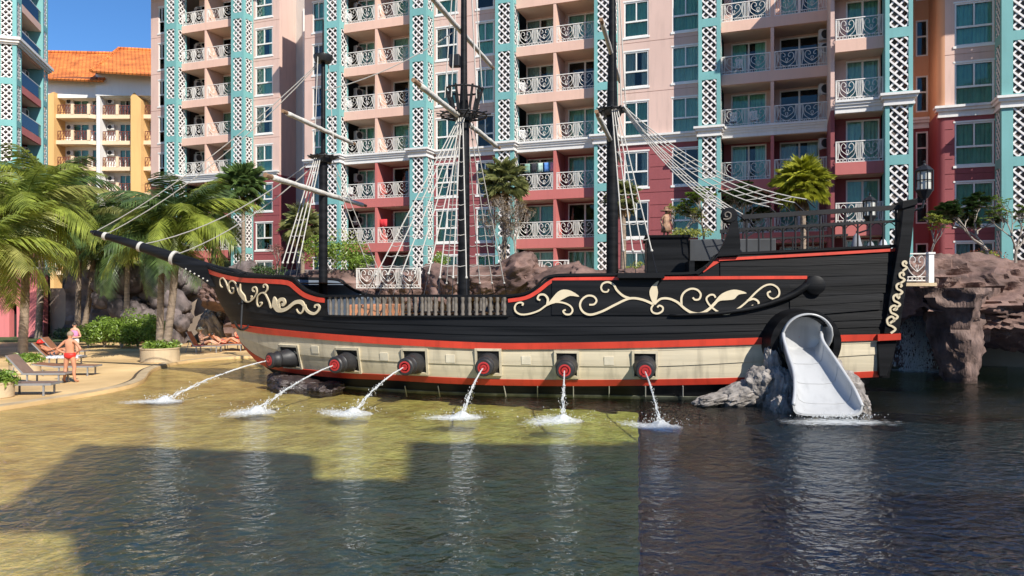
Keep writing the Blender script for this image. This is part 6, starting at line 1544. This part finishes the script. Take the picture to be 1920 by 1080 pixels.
# woman in a pink top and sunglasses behind the loungers
B = thing('person', 'woman in pink top and sunglasses standing behind the loungers', 'person', gz(140, 676), R(-8))
J = stand()
for s_, sg in (('l', -1), ('r', 1)): J['ua' + s_] = (.215 * sg, .03, 1.22, .042); J['el' + s_] = (.25 * sg, .06, 1.07, .036); hand(J, s_, (.16 * sg, -.17, 1.04), (-.9 * sg, -.5, .1), (0, -.1, 1))
body('body', SKINS[2], J, EDG, B); hair_cap(B, (0, -.015, 1.60), .104, DARKH, back=(0, .025, .02)); face(B, (0, -.015, 1.59), (0, -1, 0), SKINS[2], EYE)
MB().sphere((-.035, -.108, 1.61), .03, 10, 6, (1, .4, .8)).sphere((.035, -.108, 1.61), .03, 10, 6, (1, .4, .8)).tube([(-.09, .0, 1.61), (-.06, -.10, 1.612), (.06, -.10, 1.612), (.09, 0, 1.61)], .006, 5).build('sunglasses', IRONB, B, smooth=True)
wrap(B, [(1.36, .13, .10, 0, 0), (1.28, .182, .138, 0, 0), (1.15, .168, .128, 0, 0), (1.04, .168, .128, 0, 0)], PINKS, 'top'); wrap(B, [(1.02, .166, .130, 0, 0), (.93, .192, .148, 0, 0), (.84, .20, .145, 0, 0), (.74, .205, .14, 0, 0)], WHS, 'shorts')
def reclining(label, loc, rz, skin, backang, wear, wearm, hat=None, hatname='hat', hair=DARKH, knees=.25, arms='side', top=None):
    """lying along +x on a lounger: pelvis at origin over the seat, torso leaning back along -x."""
    t = thing('person', label, 'person', loc, rz); a = R(backang); d = Vector((-math.cos(a), 0, math.sin(a))); z0 = .47; P = lambda l_: Vector((0, 0, z0)) + d * l_
    J = dict(pelvis=(0, 0, z0, (.15, .10)), waist=(*P(.14), (.14, .10)), chest=(*P(.32), (.16, .11)), neck0=(*P(.47), (.09, .07)), neck=(*P(.54), .05), head0=(*P(.60), .07), head1=(*(P(.67) + Vector((.02, 0, .02))), (.082, .085)), head2=(*(P(.74) + Vector((.02, 0, .02))), .06))
    for s_, sg in (('l', -1), ('r', 1)):
        J['hip' + s_] = (.08, .09 * sg, z0, .095); J['thi' + s_] = (.26, .10 * sg, z0 + knees * .55, .08); J['kn' + s_] = (.46, .11 * sg, z0 + knees, .056); J['ca' + s_] = (.62, .11 * sg, z0 + knees * .55, .054); J['an' + s_] = (.86, .11 * sg, z0 - .01, .036); J['to' + s_] = (.90, .12 * sg, z0 + .1, .03)
        sh = P(.44) + Vector((0, .165 * sg, 0)); J['sh' + s_] = (*sh, .056)
        if arms == 'side': e = P(.22) + Vector((.02, .25 * sg, -.02)); w_ = Vector((.08, .22 * sg, z0 + .02)); hd = (1, -.3 * sg, 0)
        else: e = P(.25) + Vector((.12, .24 * sg, .02)); w_ = P(.30) + Vector((.30, .08 * sg, .02)); hd = (.4, -.6 * sg, .3)
        J['ua' + s_] = (*sh.lerp(e, .45), .045); J['el' + s_] = (*e, .037); hand(J, s_, w_, hd, (0, 0, 1))
    body('body', skin, J, EDG, t); hc = P(.68) + Vector((.02, 0, .02)); f = Vector((math.sin(a), 0, math.cos(a) * .4)); face(t, hc, f, skin, EYE); hair_cap(t, hc, .10, hair, back=tuple(-f * .02 + Vector((0, 0, .02))))
    if hat: hair_cap(t, hc + Vector((0, 0, .015)), .118, hat, hatname, (0, 0, .03)); MB().lathe([(.09, 0), (.17, -.02), (.172, -.01), (.09, .02)], 18, Matrix.Translation(hc + Vector((.03, 0, .055)))).build('hat_brim', hat, t, smooth='auto')
    mb = MB(); rg = []
    for l_, r_ in ((-.06, .15), (0, .168), (.08, .16)): rg.append([Vector((-.06 * 0, 0, z0)) + d * l_ + Vector((.03, r_ * math.cos(q * .314), r_ * .72 * math.sin(q * .314))) for q in range(20)])
    for x, r_ in ((.10, .17), (.20, .19)): rg.insert(0, [Vector((x, r_ * math.cos(q * .314), z0 + knees * .3 * x / .2 + r_ * .62 * math.sin(q * .314))) for q in range(20)])
    mb.loft(rg, closed=True); o = mb.build(wear, wearm, t, smooth=True); o.modifiers.new('solid', 'SOLIDIFY').thickness = .008
    if top: 
        rg = [[P(l_) + Vector((r_ * .62 * math.sin(q * .314) * math.sin(a), r_ * math.cos(q * .314), r_ * .72 * math.sin(q * .314) * math.cos(a))) for q in range(20)] for l_, r_ in ((.20, .168), (.30, .178), (.40, .165))]
        MB().loft(rg, closed=True).build('top', top, t, smooth=True)
    return t
reclining('sunbather in red hat lying on the patterned towel', lg3 + Vector((.72, 0, -.03)), R(4), SKINS[1], 40, 'swimsuit', DKS, REDS, 'cap', arms='read')
reclining('shirtless man in dark shorts sitting forward on the lounger by the cave', lrb + Vector((.95, -.05, -.02)), R(-10), SKINS[2], 78, 'shorts', DKS, mat('straw_hat', (.72, .60, .38), .8, .1, 9), hair=GREYH, arms='read', knees=.16)
reclining('bather lying back between the sitting man and the white-hatted bather', lr2 + Vector((.72, 0, -.03)), R(2), SKINS[0], 35, 'swimsuit', REDS, None, arms='side')
reclining('bather in red swimsuit and white hat sitting near the ship bow', lr3 + Vector((.62, 0, -.02)), R(-25), SKINS[0], 84, 'swimsuit', REDS, mat('white_hat', (.78, .76, .70), .8, .06, 9), arms='read', knees=.12, top=REDS)
# pirate statue standing on the black cabin
STAT = mat('statue_brown', (.14, .07, .04), .6, .4, 8, col2=(.34, .20, .12))
su, sz_ = ship_uv(1249, 446, -.6)
ps = SO + SU * su + SV * -.6; ST = thing('statue', 'brown pirate statue with tricorn hat standing on the black cabin roof', 'statue', (ps.x, ps.y, CABZ + .06), R(25))
J = stand(); J = {k: (v[0] * .52, v[1] * .52, max(.0, (v[2] - .02)) * .52, tuple(x * .6 for x in v[3]) if hasattr(v[3], '__len__') else v[3] * .6) for k, v in J.items()}
for s_, sg in (('l', -1), ('r', 1)):
    Jt = {}; hand(Jt, s_, (.20 * sg, -.05, .42), (0, -.2, -1), (0, 1, 0)); J['ua' + s_] = (.15 * sg, .01, .62, .032); J['el' + s_] = (.20 * sg, .02, .53, .028)
    for k, v in Jt.items(): J[k] = (*v[:3], v[3] * .7)
body('body', STAT, J, EDG, ST)
MB().lathe([(.19, .86), (.17, .89), (.07, .90), (.065, .99), (.02, 1.0)], 16).build('tricorn_hat', STAT, ST, smooth='auto')
wrap(ST, [(.76, .085, .07, 0, 0), (.66, .125, .095, 0, 0), (.50, .11, .09, 0, 0), (.34, .16, .13, 0, 0), (.18, .17, .14, 0, .01)], STAT, 'coat')

# things on the quarterdeck: folded parasols
PAR = mat('grey_canvas', (.22, .23, .25), .85, .15, 5); PARW = mat('pale_canvas', (.50, .51, .52), .85, .12, 5)
for px, v, m, h, lab in ((1606, .3, PAR, .9, 'folded grey parasol leaning behind the quarterdeck rail'), (1656, .8, PARW, .75, 'pale folded canvas cover at the aft end of the quarterdeck'), (1632, 1.0, PAR, .7, 'dark folded canvas cover between the parasol and the pale cover')):
    u, _ = ship_uv(px, 460, v); p = SO + SU * u + SV * v; t = thing('folded_parasol', lab, 'parasol', (p.x, p.y, 4.05)); MB().lathe([(.26, .0), (.24, .1), (.16, h * .7), (.09, h), (.02, h + .08)], 10).build('canvas', m, t, smooth='auto'); MB().tube([(0, 0, 0), (0, 0, h + .16)], .02, 6).build('pole', DARKM, t)

# laundry and chairs on the balconies
def bw(x, y, z): return BO + DX * x + DY * y + Vector((0, 0, z))
LC_ = [('green', (.20, .34, .28)), ('dark', (.03, .03, .04)), ('pale green', (.42, .58, .50)), ('blue', (.10, .26, .62)), ('pink', (.66, .28, .36))]
for i, (nm, c) in enumerate(LC_):
    x = bs(984 + 12 * i, .35); m = mat('laundry_' + nm.replace(' ', '_'), c, .9, .12, 6); rows = [[(xx * .34, .02 * math.sin(xx * 9 + i), -zz * .55) for zz in (0, .3, .6, 1)] for xx in (0, .25, .5, .75, 1)]
    o = MB().loft(rows).build('hanging_cloth', m, None, smooth=True, loc=bw(x, .35, 9.5 + 1.72), rot=(0, 0, TH)); tag(o, nm + ' cloth hung on the line of the crimson balcony right of the main mast', 'laundry', 'laundry on the crimson balcony'); o.modifiers.new('s', 'SOLIDIFY').thickness = .01
t = thing('laundry_line', 'thin line with hung washing across a crimson balcony right of the main mast', 'clothes line', bw(bs(975, .35), .36, 9.5 + 1.74), TH); MB().tube([(0, 0, 0), (bs(1038, .35) - bs(975, .35), 0, 0)], .012, 5).build('line', ROPE, t)
o = MB().loft([[(xx * .55, .03 * math.sin(xx * 8), -zz * .5) for zz in (0, .5, 1)] for xx in (0, .25, .5, .75, 1)]).build('hanging_cloth', REDT, None, smooth=True, loc=bw(bs(712, .3), .3, 6.5 + 1.6), rot=(0, 0, TH)); tag(o, 'red cloth hanging in the crimson balcony between foremast and main mast', 'laundry'); o.modifiers.new('s', 'SOLIDIFY').thickness = .01
PLAST = mat('white_plastic', (.76, .76, .76), .4, .05, 3)
ch = MB().box(-.22, .22, -.22, .22, .40, .43).mesh('seat', PLAST); cbk = MB(); [cbk.box(-.21 + .085 * i, -.16 + .085 * i, .20, .225, .43, .85) for i in range(5)]; cbk.box(-.22, .22, .198, .23, .84, .90); cbm = cbk.mesh('backrest', PLAST)
lgm = MB().box(-.02, .02, -.02, .02, 0, .4).mesh('leg', PLAST)
def chair(p, rz, label):
    t = thing('plastic_chair', label, 'chair', p, rz, 'white plastic chairs on balconies'); inst('seat', ch, t); inst('backrest', cbm, t)
    for x in (-.19, .19):
        for y in (-.19, .19): inst('leg', lgm, t, (x, y, 0))
for px, yl, z, lab in ((655, .7, 18.5, 'white plastic chair on the second balcony from the top right of the foremast'), (655, .7, 15.5, 'white plastic chair on the third balcony from the top right of the foremast'), (655, .7, 21.5, 'white plastic chair on the topmost left balcony between foremast and main mast'), (660, .7, 9.5, 'white plastic chair on the crimson balcony above the furled lower yard'), (978, .7, 12.5, 'white plastic chair on the balcony just above the cornice right of the main mast'), (978, .7, 15.5, 'white plastic chair on the second balcony above the cornice right of the main mast'), (1375, .6, 12.5, 'left white plastic chair on the balcony above the cornice near the right'), (1415, .6, 12.5, 'right white plastic chair on the balcony above the cornice near the right'), (1384, .6, 15.5, 'white plastic chair on the second balcony above the cornice near the right')):
    chair(bw(bs(px, yl), yl, z), TH + R(160 + (px * 7) % 50), lab)
